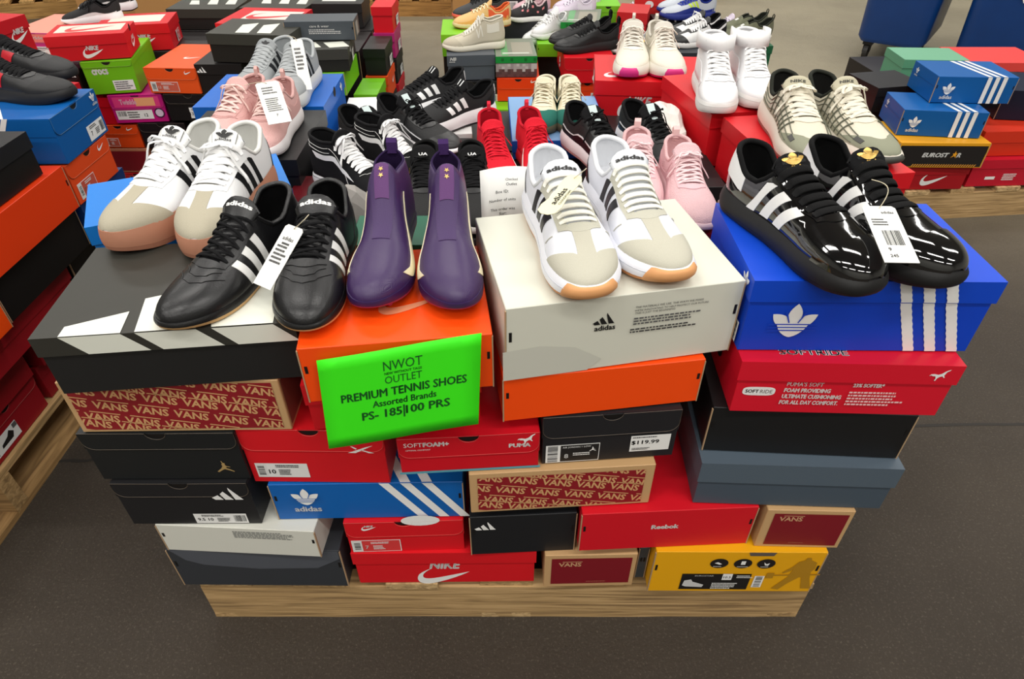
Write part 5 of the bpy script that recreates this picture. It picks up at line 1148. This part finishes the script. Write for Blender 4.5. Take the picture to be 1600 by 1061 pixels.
skhi = ST(hitop, um=suede((24, 24, 26)), lining=cloth((20, 20, 22)), mm=rubber((232, 232, 232)), om=rubber((120, 90, 60)), outh=.1, zs=[(0, .030), (1, .028)], p=2.5, lm=cloth((234, 234, 234)), laces=7, lw=.0042, bow=1, loop=.05, bars=True, tongue=.03, tang=70, grooves=[(.8, rubber((20, 20, 20)))],
    panels=[('band', leather((232, 232, 232)), {'name': 'side_stripe', 'box': (.12, .40, .62, .70), 'o': .0012, 'skew': .05}), ('band', leather((232, 232, 232)), {'name': 'side_stripe', 'box': (.38, .52, .7, .78), 'o': .0012, 'skew': .10}), ('seam', cloth((210, 210, 208)), {'pts': [(.02, .56), (.2, .57), (.34, .58)], 'r': .0008}), ('seam', cloth((210, 210, 208)), {'pts': [(.02, .50), (.2, .50), (.33, .50)], 'r': .0008}), ('seam', cloth((210, 210, 208)), {'pts': [(.34, .50), (.42, .6), (.52, .8), (.56, .97)], 'r': .0008}), ('seam', cloth((210, 210, 208)), {'pts': [(.66, .55), (.70, .3), (.71, 0)], 'r': .0008})])
def tabs(root, sh, LO, G, pp):
    c = np.array(G(sh.T(.8, 0))); e = np.array(G(sh.T(1, 0))) - c
    def q(u, v, o): 
        p = np.array(G(sh.T(u, v))); return tuple(p + np.array((.004 + o, 0, .003)))
    V = [q(u, v, 0) for u in (.5, .75, .98) for v in (-.28, .28)]
    o = mesh('reflective_tab', V, [(0, 1, 3, 2), (2, 3, 5, 4)], mat((206, 222, 222), .3), root); o.modifiers.new('t', 'SOLIDIFY').thickness = .0012
blacktab = ST(um=mat((17, 17, 19), .7, .5, 500, kind='weave'), lining=cloth((15, 15, 17)), mm=rubber((228, 224, 226)), om=rubber((214, 170, 166)), zs=[(0, .042), (.5, .034), (1, .026)], zb=[(0, .008), (.12, 0), (.7, 0), (.85, .004), (1, .016)], flare=.005, lm=cloth((14, 14, 16)), laces=6, lw=.003, bow=1, loop=.03, tongue_m=cloth((18, 18, 20)), tongue=.038, extra=tabs, panels=[('eyestay', leather((22, 22, 24)), {'eyelets': False}), ('mud', leather((14, 14, 16)), {'t': .84}), ('band', leather((222, 222, 224)), {'name': 'white_line', 'box': (.1, .75, .80, .83), 'o': .0014}), ('toecap', leather((22, 22, 24)), {'x': .84})])
run3 = ST(um=mat((20, 20, 22), .75, .5, 520, kind='weave'), lining=cloth((16, 16, 18)), mm=rubber((236, 236, 238)), om=rubber((26, 26, 28)), outh=.12, zs=[(0, .046), (.5, .036), (1, .026)], zb=[(0, .008), (.12, 0), (.7, 0), (.85, .004), (1, .016)], flare=.005, lm=cloth((16, 16, 18)), laces=6, bow=0, bars=True, L=.275, tongue_m=cloth((18, 18, 20)), tongue_mark=[rc(-.005, 0, .003, .03), rc(.005, 0, .003, .03)], pull=None,
    panels=[('stripes', leather((236, 236, 236)), {'s0': .40, 'dx': .085, 'w': .048, 'sl': .045, 'ta': .60, 'tb': .88}), ('heelback', leather((16, 16, 18))), ('heeltab', leather((222, 222, 222)), {'x': .03})])
goldtag = ST(um=mat((18, 18, 19), .8, .5, 500, kind='weave'), lining=cloth((14, 14, 14)), mm=rubber((222, 218, 214)), om=rubber((30, 30, 30)), outh=.1, zs=[(0, .032), (1, .024)], lm=cloth((13, 13, 15)), laces=7, bow=1, loop=.03, bars=True, L=.29, tongue=.045, tongue_m=cloth((17, 17, 18)), tongue_mark=[tx('UA', 0, -.004, w=.014, bold=.03)], panels=[('eyestay', leather((20, 20, 22)), {'w': .24}), ('band', mat((190, 150, 80), .3, metal=.7), {'name': 'gold_tag', 'box': (.30, .36, .60, .72), 'sides': (1,), 'o': .002}), ('mud', leather((22, 22, 24)), {'t': .8})])
redrun = ST(um=knit((216, 24, 44)), lining=cloth((190, 20, 40)), mm=rubber((214, 34, 50)), om=rubber((160, 20, 34)), zs=[(0, .034), (1, .026)], lm=cloth((220, 30, 50)), laces=8, lw=.0022, bow=1, loop=.045, L=.27, tongue=.038, tongue_m=knit((216, 26, 46)), ze=[(0, .125), (.08, .118), (.2, .100), (.3, .102), (.37, .104), (.46, .09), (.56, .075), (.66, .060), (1, .04)], panels=[('tick', leather((236, 236, 230)), {'box': (.42, .74, .66, .98)})], pull=cloth((230, 50, 70)))
creamgreen = ST(um=leather((220, 212, 184)), lining=cloth((222, 214, 190)), mm=rubber((84, 78, 60)), om=rubber((96, 84, 60)), zs=[(0, .026), (1, .024)], lm=cloth((226, 218, 192)), laces=6, lw=.0034, bow=1, loop=.04, L=.26, tongue_m=leather((218, 210, 182)), p=2.2, panels=[('toecap', suede((44, 108, 96)), {'x': .78, 'cv': .2}), ('eyestay', leather((226, 218, 192)), {'eyelets': False}), ('stripes', suede((60, 60, 50)), {'s0': .36, 'w': .028, 'dx': .07}), ('mud', suede((44, 108, 96)), {'t': .8, 'wave': .02})])
pinkmesh = ST(um=knit((228, 188, 192)), lining=knit((226, 184, 186)), mm=rubber((232, 200, 204)), om=rubber((222, 184, 190)), zs=[(0, .042), (.5, .034), (1, .026)], zb=[(0, .008), (.12, 0), (.7, 0), (.85, .004), (1, .014)], lm=cloth((238, 206, 208)), laces=7, lw=.0028, bow=1, loop=.04, L=.27, tongue_m=knit((228, 190, 194)), panels=[('eyestay', leather((226, 182, 188)), {'eyelets': False}), ('stripes', leather((214, 166, 172)), {'s0': .40, 'dx': .06, 'w': .018, 'sl': .12}), ('mud', leather((224, 184, 190)), {'t': .82}), ('heelback', leather((222, 180, 186)))], pull=cloth((244, 206, 204)), pull_w=.014)
creampink = ST(um=mat((222, 216, 202), .6, .5, 400, kind='weave'), lining=cloth((206, 200, 188)), mm=rubber((226, 222, 210)), om=rubber((206, 24, 110)), outh=.18, zs=[(0, .046), (.5, .038), (1, .034)], zb=[(0, .008), (.12, 0), (.7, 0), (.85, .003), (1, .010)], flare=.006, lm=cloth((226, 218, 206)), laces=6, lw=.003, bow=1, loop=.06, L=.27, toewrap=rubber((214, 40, 128)), toewrap_x=.975, toewrap_h=1.25, tongue_m=cloth((210, 204, 194)), panels=[('eyestay', leather((228, 222, 208)), {'eyelets': False}), ('mud', leather((218, 212, 196)), {'t': .78}), ('heelback', leather((226, 220, 206)))], pull=cloth((222, 216, 204)))
def velcro(root, sh, LO, G, pp):
    for h0 in (.88,):
        V = []; n = 16
        for k in range(n + 1):
            a = -math.pi * .62 + math.pi * 1.24 * k / n
            for z in (0, 1):
                V.append((-sh.L * .5 + sh.L * .235 + .072 * math.cos(a) - z * .008, .048 * math.sin(a), .106 + z * .036 + .006 * math.cos(a)))
        o = mesh('ankle_strap', V, [(2 * k, 2 * k + 2, 2 * k + 3, 2 * k + 1) for k in range(n)], leather((240, 240, 240)), root, smooth=True); o.modifiers.new('t', 'SOLIDIFY').thickness = .005
whitehi = ST(hitop, um=leather((232, 232, 234)), lining=cloth((226, 226, 228)), mm=rubber((228, 227, 224)), om=rubber((222, 220, 216)), zs=[(0, .034), (1, .032)], flare=.004, p=2.7, n=2.6, lm=cloth((236, 236, 236)), laces=7, lw=.0036, bow=0, bars=True, L=.285, tongue_m=leather((232, 232, 232)), tongue=.03, tang=72, grooves=[(.7, rubber((206, 206, 204)))], extra=velcro, panels=[('eyestay', leather((234, 234, 236)), {'x0': .42}), ('toecap', leather((230, 230, 232)), {'x': .80, 'cv': .14}), ('tick', leather((236, 236, 238)), {'box': (.12, .66, .6, .98)}), ('seam', leather((180, 180, 182)), {'pts': [(.70, .62), (.74, .3), (.745, 0)], 'r': .0008})])
def p6k(root, sh, LO, G, pp):
    g = MB()
    for k in range(7):
        for sd in (1, -1):
            x0 = .36 + .055 * k
            g.tube([LO.off(lerp(x0, x0 - .02, u / 8), sd * lerp(.5, .95, u / 8), .0016) for u in range(9)], .0016, 5)
    for t in (.60, .74, .88):
        for sd in (1, -1): g.tube([LO.off(lerp(.12, .80, u / 20), sd * t, .0014) for u in range(21)], .0011, 5)
    g.build('overlay_cage', mat((96, 98, 82), .5), root)
p6000 = ST(um=mat((214, 206, 186), .55, .5, 420, kind='weave'), lining=cloth((30, 30, 28)), collar_m=cloth((40, 42, 36)), mm=rubber((222, 214, 200)), om=rubber((150, 120, 110)), zs=[(0, .048), (.5, .038), (1, .030)], zb=[(0, .008), (.12, 0), (.7, 0), (.85, .004), (1, .016)], flare=.006, lm=cloth((228, 222, 204)), laces=6, lw=.0042, bow=1, loop=.05, bars=True, L=.295, tongue_m=cloth((190, 184, 160)), tongue_mark=[tx('NIKE', 0, .004, w=.022, c=(60, 60, 50), bold=.04)], extra=p6k,
    panels=[('eyestay', leather((222, 214, 194)), {'eyelets': False}), ('toecap', suede((142, 144, 124)), {'x': .88, 'cv': .22}), ('band', mat((60, 60, 56), .5), {'name': 'vent', 'box': (.80, .86, .62, .76), 'o': .0022}), ('mud', suede((168, 166, 146)), {'t': .86}), ('tick', leather((196, 190, 172)), {'box': (.14, .6, .6, .98)})], toewrap=rubber((64, 64, 58)), toewrap_x=.965, toewrap_h=1.2)
blackred = ST(um=leather((22, 22, 24), .5), lining=cloth((15, 15, 17)), mm=rubber((24, 24, 26)), om=rubber((20, 20, 22)), zs=[(0, .034), (1, .032)], lm=cloth((14, 14, 16)), laces=7, lw=.004, bow=0, bars=True, L=.30, p=2.6, n=2.6, tongue_m=cloth((16, 16, 18)), panels=[('eyestay', leather((24, 24, 26)), {'eyelets': False}), ('toecap', mat((22, 22, 24), .6, .4, 300), {'x': .8, 'cv': .1, 'o': .002}), ('band', leather((200, 30, 44)), {'name': 'red_stripe', 'box': (.42, .52, .55, .95), 'skew': -.06, 'o': .0014})])

# ---------------------------------------------------------------- pairs on the front stack
def pair(la, lb_, Pa, Pb, ya, yb, st, **k):
    """a is on the left in the picture (the wearer's right foot when toes face the camera)"""
    shoe(la, Pa, ya, -1 if math.sin(R(ya)) < 0 else 1, st, **k); shoe(lb_, Pb, yb, 1 if math.sin(R(yb)) < 0 else -1, st, **k)
pair('slim black leather sneaker with three white stripes, left one on the black box', 'slim black leather sneaker beside the purple boots, toe over the box edge', (-.447, .672, .757), (-.275, .668, .757), -110, -88, blackflat)
pair('purple football boot with sock collar, the left one on the orange box', 'purple football boot with sock collar, the right one next to the white box', (-.188, .712, .7595), (-.078, .708, .7595), -90, -84, cleat, name='football_boot')
pair('white runner with black stripes carrying a cream hang tag', 'white runner with black stripes, right one on the big white box', (.106, .685, .792), (.211, .722, .792), -79, -77, runner)
pair('glossy black patent sneaker with white stripes, nearer one on the blue box', 'glossy black patent sneaker with gold tongue logo, farther right one', (.456, .682, .8035), (.556, .696, .8035), -70, -73, patent, scale=1.01)
pair('white sneaker on thick gum sole, left one on the bright blue box', 'white sneaker on thick gum sole with square tongue label, right one', (-.606, .868, .7545), (-.476, .846, .7545), -106, -93, samba, scale=1.02)
pair('pale pink knit shoe, left one in front of the grey suede shoes', 'pale pink knit shoe with white hang tag', (-.642, 1.325, .7215), (-.530, 1.30, .7215), -100, -90, knitpink, scale=.94)
pair('grey suede sneaker with dark stripes, left one on the blue box', 'grey suede sneaker with dark stripes, right one with paper tag', (-.690, 1.635, .7145), (-.565, 1.60, .7145), -104, -90, greysuede)
pair('black suede high top with white side stripe and white laces, left one', 'black suede high top with white laces, right one behind the purple boots', (-.232, 1.215, .6605), (-.158, 1.30, .6605), -36, -38, skhi, scale=.84, name='high_top_sneaker')
pair('black trainer with pale reflective tongue tab, left one behind the high tops', 'black trainer with pale reflective tongue tab, right one behind the high tops', (-.205, 1.372, .6615), (-.128, 1.455, .6615), -42, -42, blacktab, scale=.93)
shoe('black running shoe with three white side stripes and thick white sole', (-.262, 1.595, .662), 214, -1, run3, scale=.92)
shoe('black running shoe lying behind the one with three white stripes', (-.345, 1.705, .662), 214, 1, run3, scale=.92)
pair('black mesh shoe behind the left purple boot', 'black mesh shoe with small gold side tag behind the right purple boot', (-.168, 1.085, .6615), (-.066, 1.085, .6615), -87, -85, goldtag, scale=.9)
pair('bright red running shoe, left one with white tick', 'bright red running shoe, right one with white tick', (-.022, 1.36, .605), (.088, 1.375, .605), -82, -78, redrun, scale=.95)
pair('cream sneaker with green toe, left one', 'cream sneaker with green toe, right one', (.068, 1.605, .6545), (.158, 1.605, .6545), -97, -88, creamgreen, scale=.86)
pair('black trainer with pale tongue tab behind the white runners, left one', 'black trainer with pale tongue tab behind the white runners, right one', (.262, 1.36, .641), (.392, 1.37, .641), -66, -68, blacktab, scale=1.0)
pair('light pink mesh runner, left one half hidden by the white runner', 'light pink mesh runner, right one beside the blue box', (.226, 1.03, .7215), (.322, .988, .7215), -95, -88, pinkmesh, scale=.88)
pair('cream running shoe with magenta toe, left one on the red box', 'cream running shoe with magenta toe, right one on the red box', (.333, 1.895, .703), (.448, 1.885, .703), -98, -88, creampink)
pair('white leather high top with ankle strap, left one', 'white leather high top with ankle strap, right one', (.478, 1.50, .7415), (.592, 1.53, .7415), -96, -90, whitehi, scale=.95, name='high_top_sneaker')
pair('cream and olive caged running shoe, left one on the red box', 'cream and olive caged running shoe, right one above the patent pair', (.588, 1.205, .7415), (.730, 1.205, .7415), -93, -80, p6000, scale=1.04)
# ---------------------------------------------------------------- shoes further back
pair('black sneaker with red stripe, farther one on the left stack', 'black sneaker with red stripe, nearer one on the left stack', (-1.125, 1.74, .7545), (-1.05, 1.58, .7545), -8, -6, blackred, scale=.88)
LOW = dict(res=.6, eyes=0)
bt = ST(run3, res=.6, eyes=0, panels=[('mud', leather((220, 220, 220)), {'t': .9})], bow=1, loop=.08)
shoe('black running shoe with white trim at the far upper left, nearer one', (-1.80, 2.84, .632), 200, 1, bt, scale=.8)
shoe('black running shoe with white trim at the far upper left, farther one', (-1.80, 2.98, .645), 196, -1, bt, scale=.8)
nbhi = ST(ze=[(0, .13), (.1, .125), (.25, .115), (.36, .125), (.46, .1), (.56, .078), (.66, .062), (1, .04)], zt=[(0, .135), (.36, .135), (.46, .11), (.56, .085), (.66, .068), (.76, .058), (.86, .052), (1, .044)], um=suede((206, 198, 178)), lining=cloth((214, 208, 190)), mm=rubber((232, 226, 208)), om=rubber((222, 214, 190)), lm=cloth((232, 228, 216)), laces=7, bow=0, bars=True, res=.8, L=.28, panels=[('letterN', leather((234, 230, 218))), ('ttoe', suede((196, 188, 168))), ('eyestay', suede((200, 192, 172)), {'eyelets': False}), ('band', leather((232, 228, 214)), {'box': (.1, .3, .5, .75)})])
shoe('beige and white high sneaker with big letter on the slate grey box', (-.31, 3.13, .4585), 192, -1, nbhi, name='high_top_sneaker')
orr = ST(um=knit((232, 190, 130)), lining=cloth((226, 110, 60)), mm=rubber((222, 200, 150)), om=rubber((206, 120, 60)), lm=cloth((236, 220, 180)), res=.6, eyes=0, laces=5, bow=0, panels=[('band', leather((230, 90, 50)), {'box': (.05, .4, .55, .9)}), ('mud', leather((236, 170, 90)), {'t': .8})])
shoe('yellow and orange running shoe behind the beige high sneaker', (-.285, 3.42, .4845), 192, 1, orr)
br = ST(um=mat((44, 46, 50), .6, .5, 400, kind='weave'), lining=cloth((20, 20, 20)), mm=rubber((226, 90, 70)), om=rubber((40, 40, 40)), lm=cloth((30, 30, 32)), res=.6, eyes=0, laces=5, bow=0, panels=[('tick', leather((206, 40, 60)), {'box': (.2, .7, .55, .95)}), ('mud', leather((30, 30, 32)), {'t': .8})])
shoe('dark grey running shoe with red marks at the back of the centre pile', (-.30, 3.60, .4845), 196, 1, br)
shoe('dark grey running shoe with red marks, partner leaning behind', (-.22, 3.92, .5545), 196, -1, br)
dot = ST(um=mat((26, 22, 26), .7, .3, 300), lining=cloth((222, 190, 196)), mm=rubber((234, 232, 230)), om=rubber((222, 220, 214)), lm=cloth((230, 226, 222)), res=.6, eyes=0, laces=4, bow=1, L=.2, zs=[(0, .024), (1, .022)], panels=[('band', leather((226, 130, 136)), {'box': (.1 + .13 * k, .15 + .13 * k, .6 + .1 * (k % 2), .7 + .1 * (k % 2))}) for k in range(5)])
shoe('small black canvas shoe with pink dots and white sole', (-.02, 3.63, .4695), 184, -1, dot); shoe('small pink canvas shoe behind the dotted one', (.0, 3.76, .4695), 186, 1, ST(dot, um=mat((214, 172, 180), .7, .3, 300), panels=[]))
lav = ST(um=leather((214, 200, 218)), lining=cloth((222, 212, 226)), mm=rubber((226, 220, 232)), om=rubber((206, 196, 214)), lm=cloth((226, 220, 232)), res=.6, eyes=0, laces=5, bow=0, L=.25, panels=[('band', leather((226, 216, 230)), {'box': (.1, .4, .55, .9)}), ('mud', leather((204, 188, 208)), {'t': .82})])
shoe('lavender chunky sneaker at the top of the centre pile, nearer one', (.18, 3.66, .4695), 186, -1, lav); shoe('lavender chunky sneaker at the top of the centre pile, farther one', (.22, 3.82, .4695), 186, 1, lav)
wk = ST(um=leather((228, 228, 230)), lining=cloth((226, 226, 226)), mm=rubber((232, 232, 232)), om=rubber((222, 222, 220)), lm=cloth((234, 234, 234)), res=.6, eyes=0, laces=5, bow=0, L=.19, zs=[(0, .028), (1, .024)], bw=[(0, .024), (.14, .027), (.38, .026), (.55, .031), (.72, .036), (.86, .035), (1, .03)], panels=[('band', leather((236, 236, 238)), {'box': (.15, .4, .5, .7)})])
shoe('small white sneaker by the pixel-print box, nearer one', (.10, 3.36, .4455), 212, -1, wk); shoe('small white sneaker by the pixel-print box, farther one', (.05, 3.50, .3845), 205, 1, wk)
bk = ST(um=mat((18, 18, 20), .6, .4, 400), lining=cloth((14, 14, 15)), mm=rubber((24, 24, 26)), om=rubber((18, 18, 20)), lm=cloth((16, 16, 18)), laces=6, bow=0, bars=True, L=.29, res=.8, zs=[(0, .044), (.5, .034), (1, .026)], panels=[('eyestay', leather((20, 20, 22)), {'eyelets': False}), ('mud', leather((24, 24, 26)), {'t': .8}), ('toecap', leather((22, 22, 24)), {'x': .86})], pull=cloth((20, 20, 22)), pull_w=.02, pull_h=.03)
shoe('all-black running shoe on the red box of the centre pile, nearer one', (.19, 3.03, .4745), 196, -1, bk); shoe('all-black running shoe on the red box of the centre pile, farther one', (.17, 3.16, .4745), 196, 1, bk)
shoe('white speckled toddler shoe right of the black running shoes', (.49, 3.35, .382), 190, -1, ST(wk, um=mat((222, 222, 226), .6, .4, 200, var=.3)))
rain = ST(um=knit((232, 60, 150)), lining=cloth((236, 80, 160)), mm=rubber((236, 210, 120)), om=rubber((120, 200, 120)), lm=cloth((250, 220, 120)), res=.6, eyes=0, laces=5, bow=0, L=.24, panels=[('band', leather((250, 150, 70)), {'box': (.3, .6, .5, .7)}), ('band', leather((250, 220, 90)), {'box': (.5, .8, .7, .9)}), ('mud', leather((90, 190, 120)), {'t': .9})])
shoe('bright pink and rainbow running shoe behind the cream and magenta pair', (.47, 3.17, .3825), 190, -1, rain)
clt = ST(um=leather((190, 196, 206)), lining=cloth((24, 40, 120)), mm=rubber((28, 44, 130)), om=rubber((24, 38, 120)), lm=cloth((30, 48, 140)), res=.8, eyes=0, laces=6, bow=0, L=.27, studs=rubber((222, 222, 222)), zs=[(0, .03), (1, .026)], panels=[('stripes', leather((196, 226, 60)), {'s0': .42, 'sl': .12, 'w': .035, 'dx': .06}), ('mud', leather((26, 42, 128)), {'t': .82}), ('eyestay', leather((30, 50, 140)), {'eyelets': False})])
shoe('blue and silver football boot with lime stripes, nearer one', (.735, 3.52, .504), 186, -1, clt, name='football_boot'); shoe('blue and silver football boot, farther one behind the lime-striped one', (.74, 3.65, .504), 186, 1, clt, name='football_boot')
bwn = ST(um=leather((230, 230, 230)), lining=cloth((16, 16, 18)), mm=rubber((228, 226, 224)), om=rubber((214, 212, 208)), lm=cloth((236, 236, 236)), res=.8, eyes=0, laces=7, bars=True, bow=1, loop=.04, L=.27, tongue_m=leather((24, 24, 26)), panels=[('ttoe', leather((24, 24, 26))), ('eyestay', leather((22, 22, 24)), {'eyelets': False}), ('heelback', leather((24, 24, 26)), {'x': .3, 'ta': .5}), ('letterN', leather((236, 236, 236)))])
shoe('black and white leather sneaker with big letter, nearer one', (.715, 3.18, .4605), 192, -1, bwn); shoe('black and white leather sneaker with big letter, farther one', (.72, 3.31, .4605), 192, 1, bwn)
shoe('pale lavender running shoe behind the black and white sneakers', (.96, 3.60, .384), 190, -1, ST(lav, pull=cloth((222, 210, 228))))
camo = ST(um=mat((104, 106, 84), .8, .8, 60, var=.6), lining=cloth((50, 52, 44)), mm=rubber((222, 216, 200)), om=rubber((200, 192, 170)), res=.8, sock=1, sopen=.5, L=.26, zs=[(0, .03), (1, .027)], grooves=[(.6, rubber((60, 60, 50)))], panels=[('top', leather((220, 220, 214)), {'box': (.56, .62, .2)})], pull=cloth((60, 62, 50)))
shoe('camouflage slip-on shoe with white sole at the back', (.995, 3.37, .4325), 186, -1, camo, name='slip_on_shoe')
shoe('camouflage slip-on shoe, partner just behind', (1.0, 3.48, .4325), 186, 1, camo, name='slip_on_shoe')
shoe('navy shoe at the top edge behind the red boxes of the centre pile', (.53, 3.95, .384), 190, -1, ST(lav, um=mat((26, 30, 44), .7), panels=[], mm=rubber((24, 26, 34))))

# ---------------------------------------------------------------- hang tags
def hangtag(label, P, rot, w, h, its, string, col=(236, 236, 232), name='hang_tag', shape=None):
    root = empty(name, label, 'tag', P, 0); root.rotation_euler = [R(v) for v in rot]
    P2 = shape or [(-w / 2, -h), (w / 2, -h), (w / 2, -.004), (w / 2 - .004, 0), (-w / 2 + .004, 0), (-w / 2, -.004)]
    n = len(P2); V = [(x, y, 0) for x, y in P2] + [(x, y, .0008) for x, y in P2]
    mesh('card', V, [tuple(range(n))[::-1], tuple(range(n, 2 * n))] + [(k, (k + 1) % n, n + (k + 1) % n, n + k) for k in range(n)], mat(col, .55), root)
    mb = MB(); mats = []; cc = []
    for k, (Vt, Ft, c) in enumerate(flat(its)):
        if c not in cc: cc.append(c); mats.append(ink(c))
        mb.add([(x, y, .0011 + .00005 * k) for x, y in Vt], Ft, cc.index(c))
    mb.build('printed_text', mats, root)
    MB().tube(string, .0006, 6).build('string', cloth((206, 196, 170)), root)
GY = (60, 60, 60)
def loop(a, b, s=.01, n=12): 
    a = Vector(a); b = Vector(b); return [a.lerp(b, k / n) + Vector((s * math.sin(math.pi * k / n), 0, s * .8 * math.sin(math.pi * k / n))) for k in range(n + 1)]
hangtag('white hang tag between the two slim black sneakers', (-.300, .805, .840), (36, 0, -32), .034, .095, [tx('adidas', 0, -.02, w=.02, c=GY), fineprint(0, -.045, .024, .03, 5, GY, 3), rc(0, -.028, .014, .003, GY)], loop((0, -.004, .001), (.02, .02, .01)))
hangtag('white hang tag with barcode on the patent sneakers', (.476, .772, .888), (15, 0, -2), .042, .100, [tx('adidas', .008, -.012, w=.016, c=GY, rot=0), fineprint(-.006, -.03, .02, .014, 3, GY, 4), barcode(.002, -.058, .022, .026, vert=False), tx('9', -.008, -.078, h=.006, c=GY), tx('245', -.006, -.089, h=.005, c=GY)], loop((0, -.005, .001), (-.004, .035, .015), .012))
sole_shape = [(x * .016, -.04 + y * .041) for x, y in [(-.55, 1), (-.8, .8), (-.85, .5), (-.7, .1), (-.72, -.3), (-.95, -.62), (-.85, -.9), (-.4, -1.02), (.3, -1.02), (.8, -.9), (.98, -.6), (.85, -.25), (.72, .1), (.85, .5), (.8, .82), (.5, 1)]]
hangtag('cream sole-shaped hang tag on the left white runner', (.086, .820, .908), (16, -6, -36), .03, .08, [tx('adidas', 0, -.045, w=.034, h=.009, c=(50, 50, 46), bold=.03, rot=90), tx('CLOUDFOAM', .009, -.045, w=.030, h=.0035, c=(90, 90, 80), rot=90)], loop((0, -.006, .001), (.01, .012, .006), .006), (232, 226, 190), 'hang_tag', sole_shape)
hangtag('white hang tag with small print on the right pink knit shoe', (-.520, 1.42, .845), (34, 0, 26), .048, .105, [fineprint(0, -.022, .03, .02, 3, GY, 3), fineprint(0, -.058, .03, .035, 7, GY, 5), tx('7', .0, -.085, h=.006, c=GY)], loop((0, -.004, .001), (-.045, .0, .0), .006))
hangtag('narrow pale hang tag on the right grey suede sneaker', (-.545, 1.76, .845), (50, 0, 18), .03, .13, [fineprint(0, -.05, .02, .06, 6, GY, 3)], loop((0, -.004, .001), (-.02, .01, .0), .006))
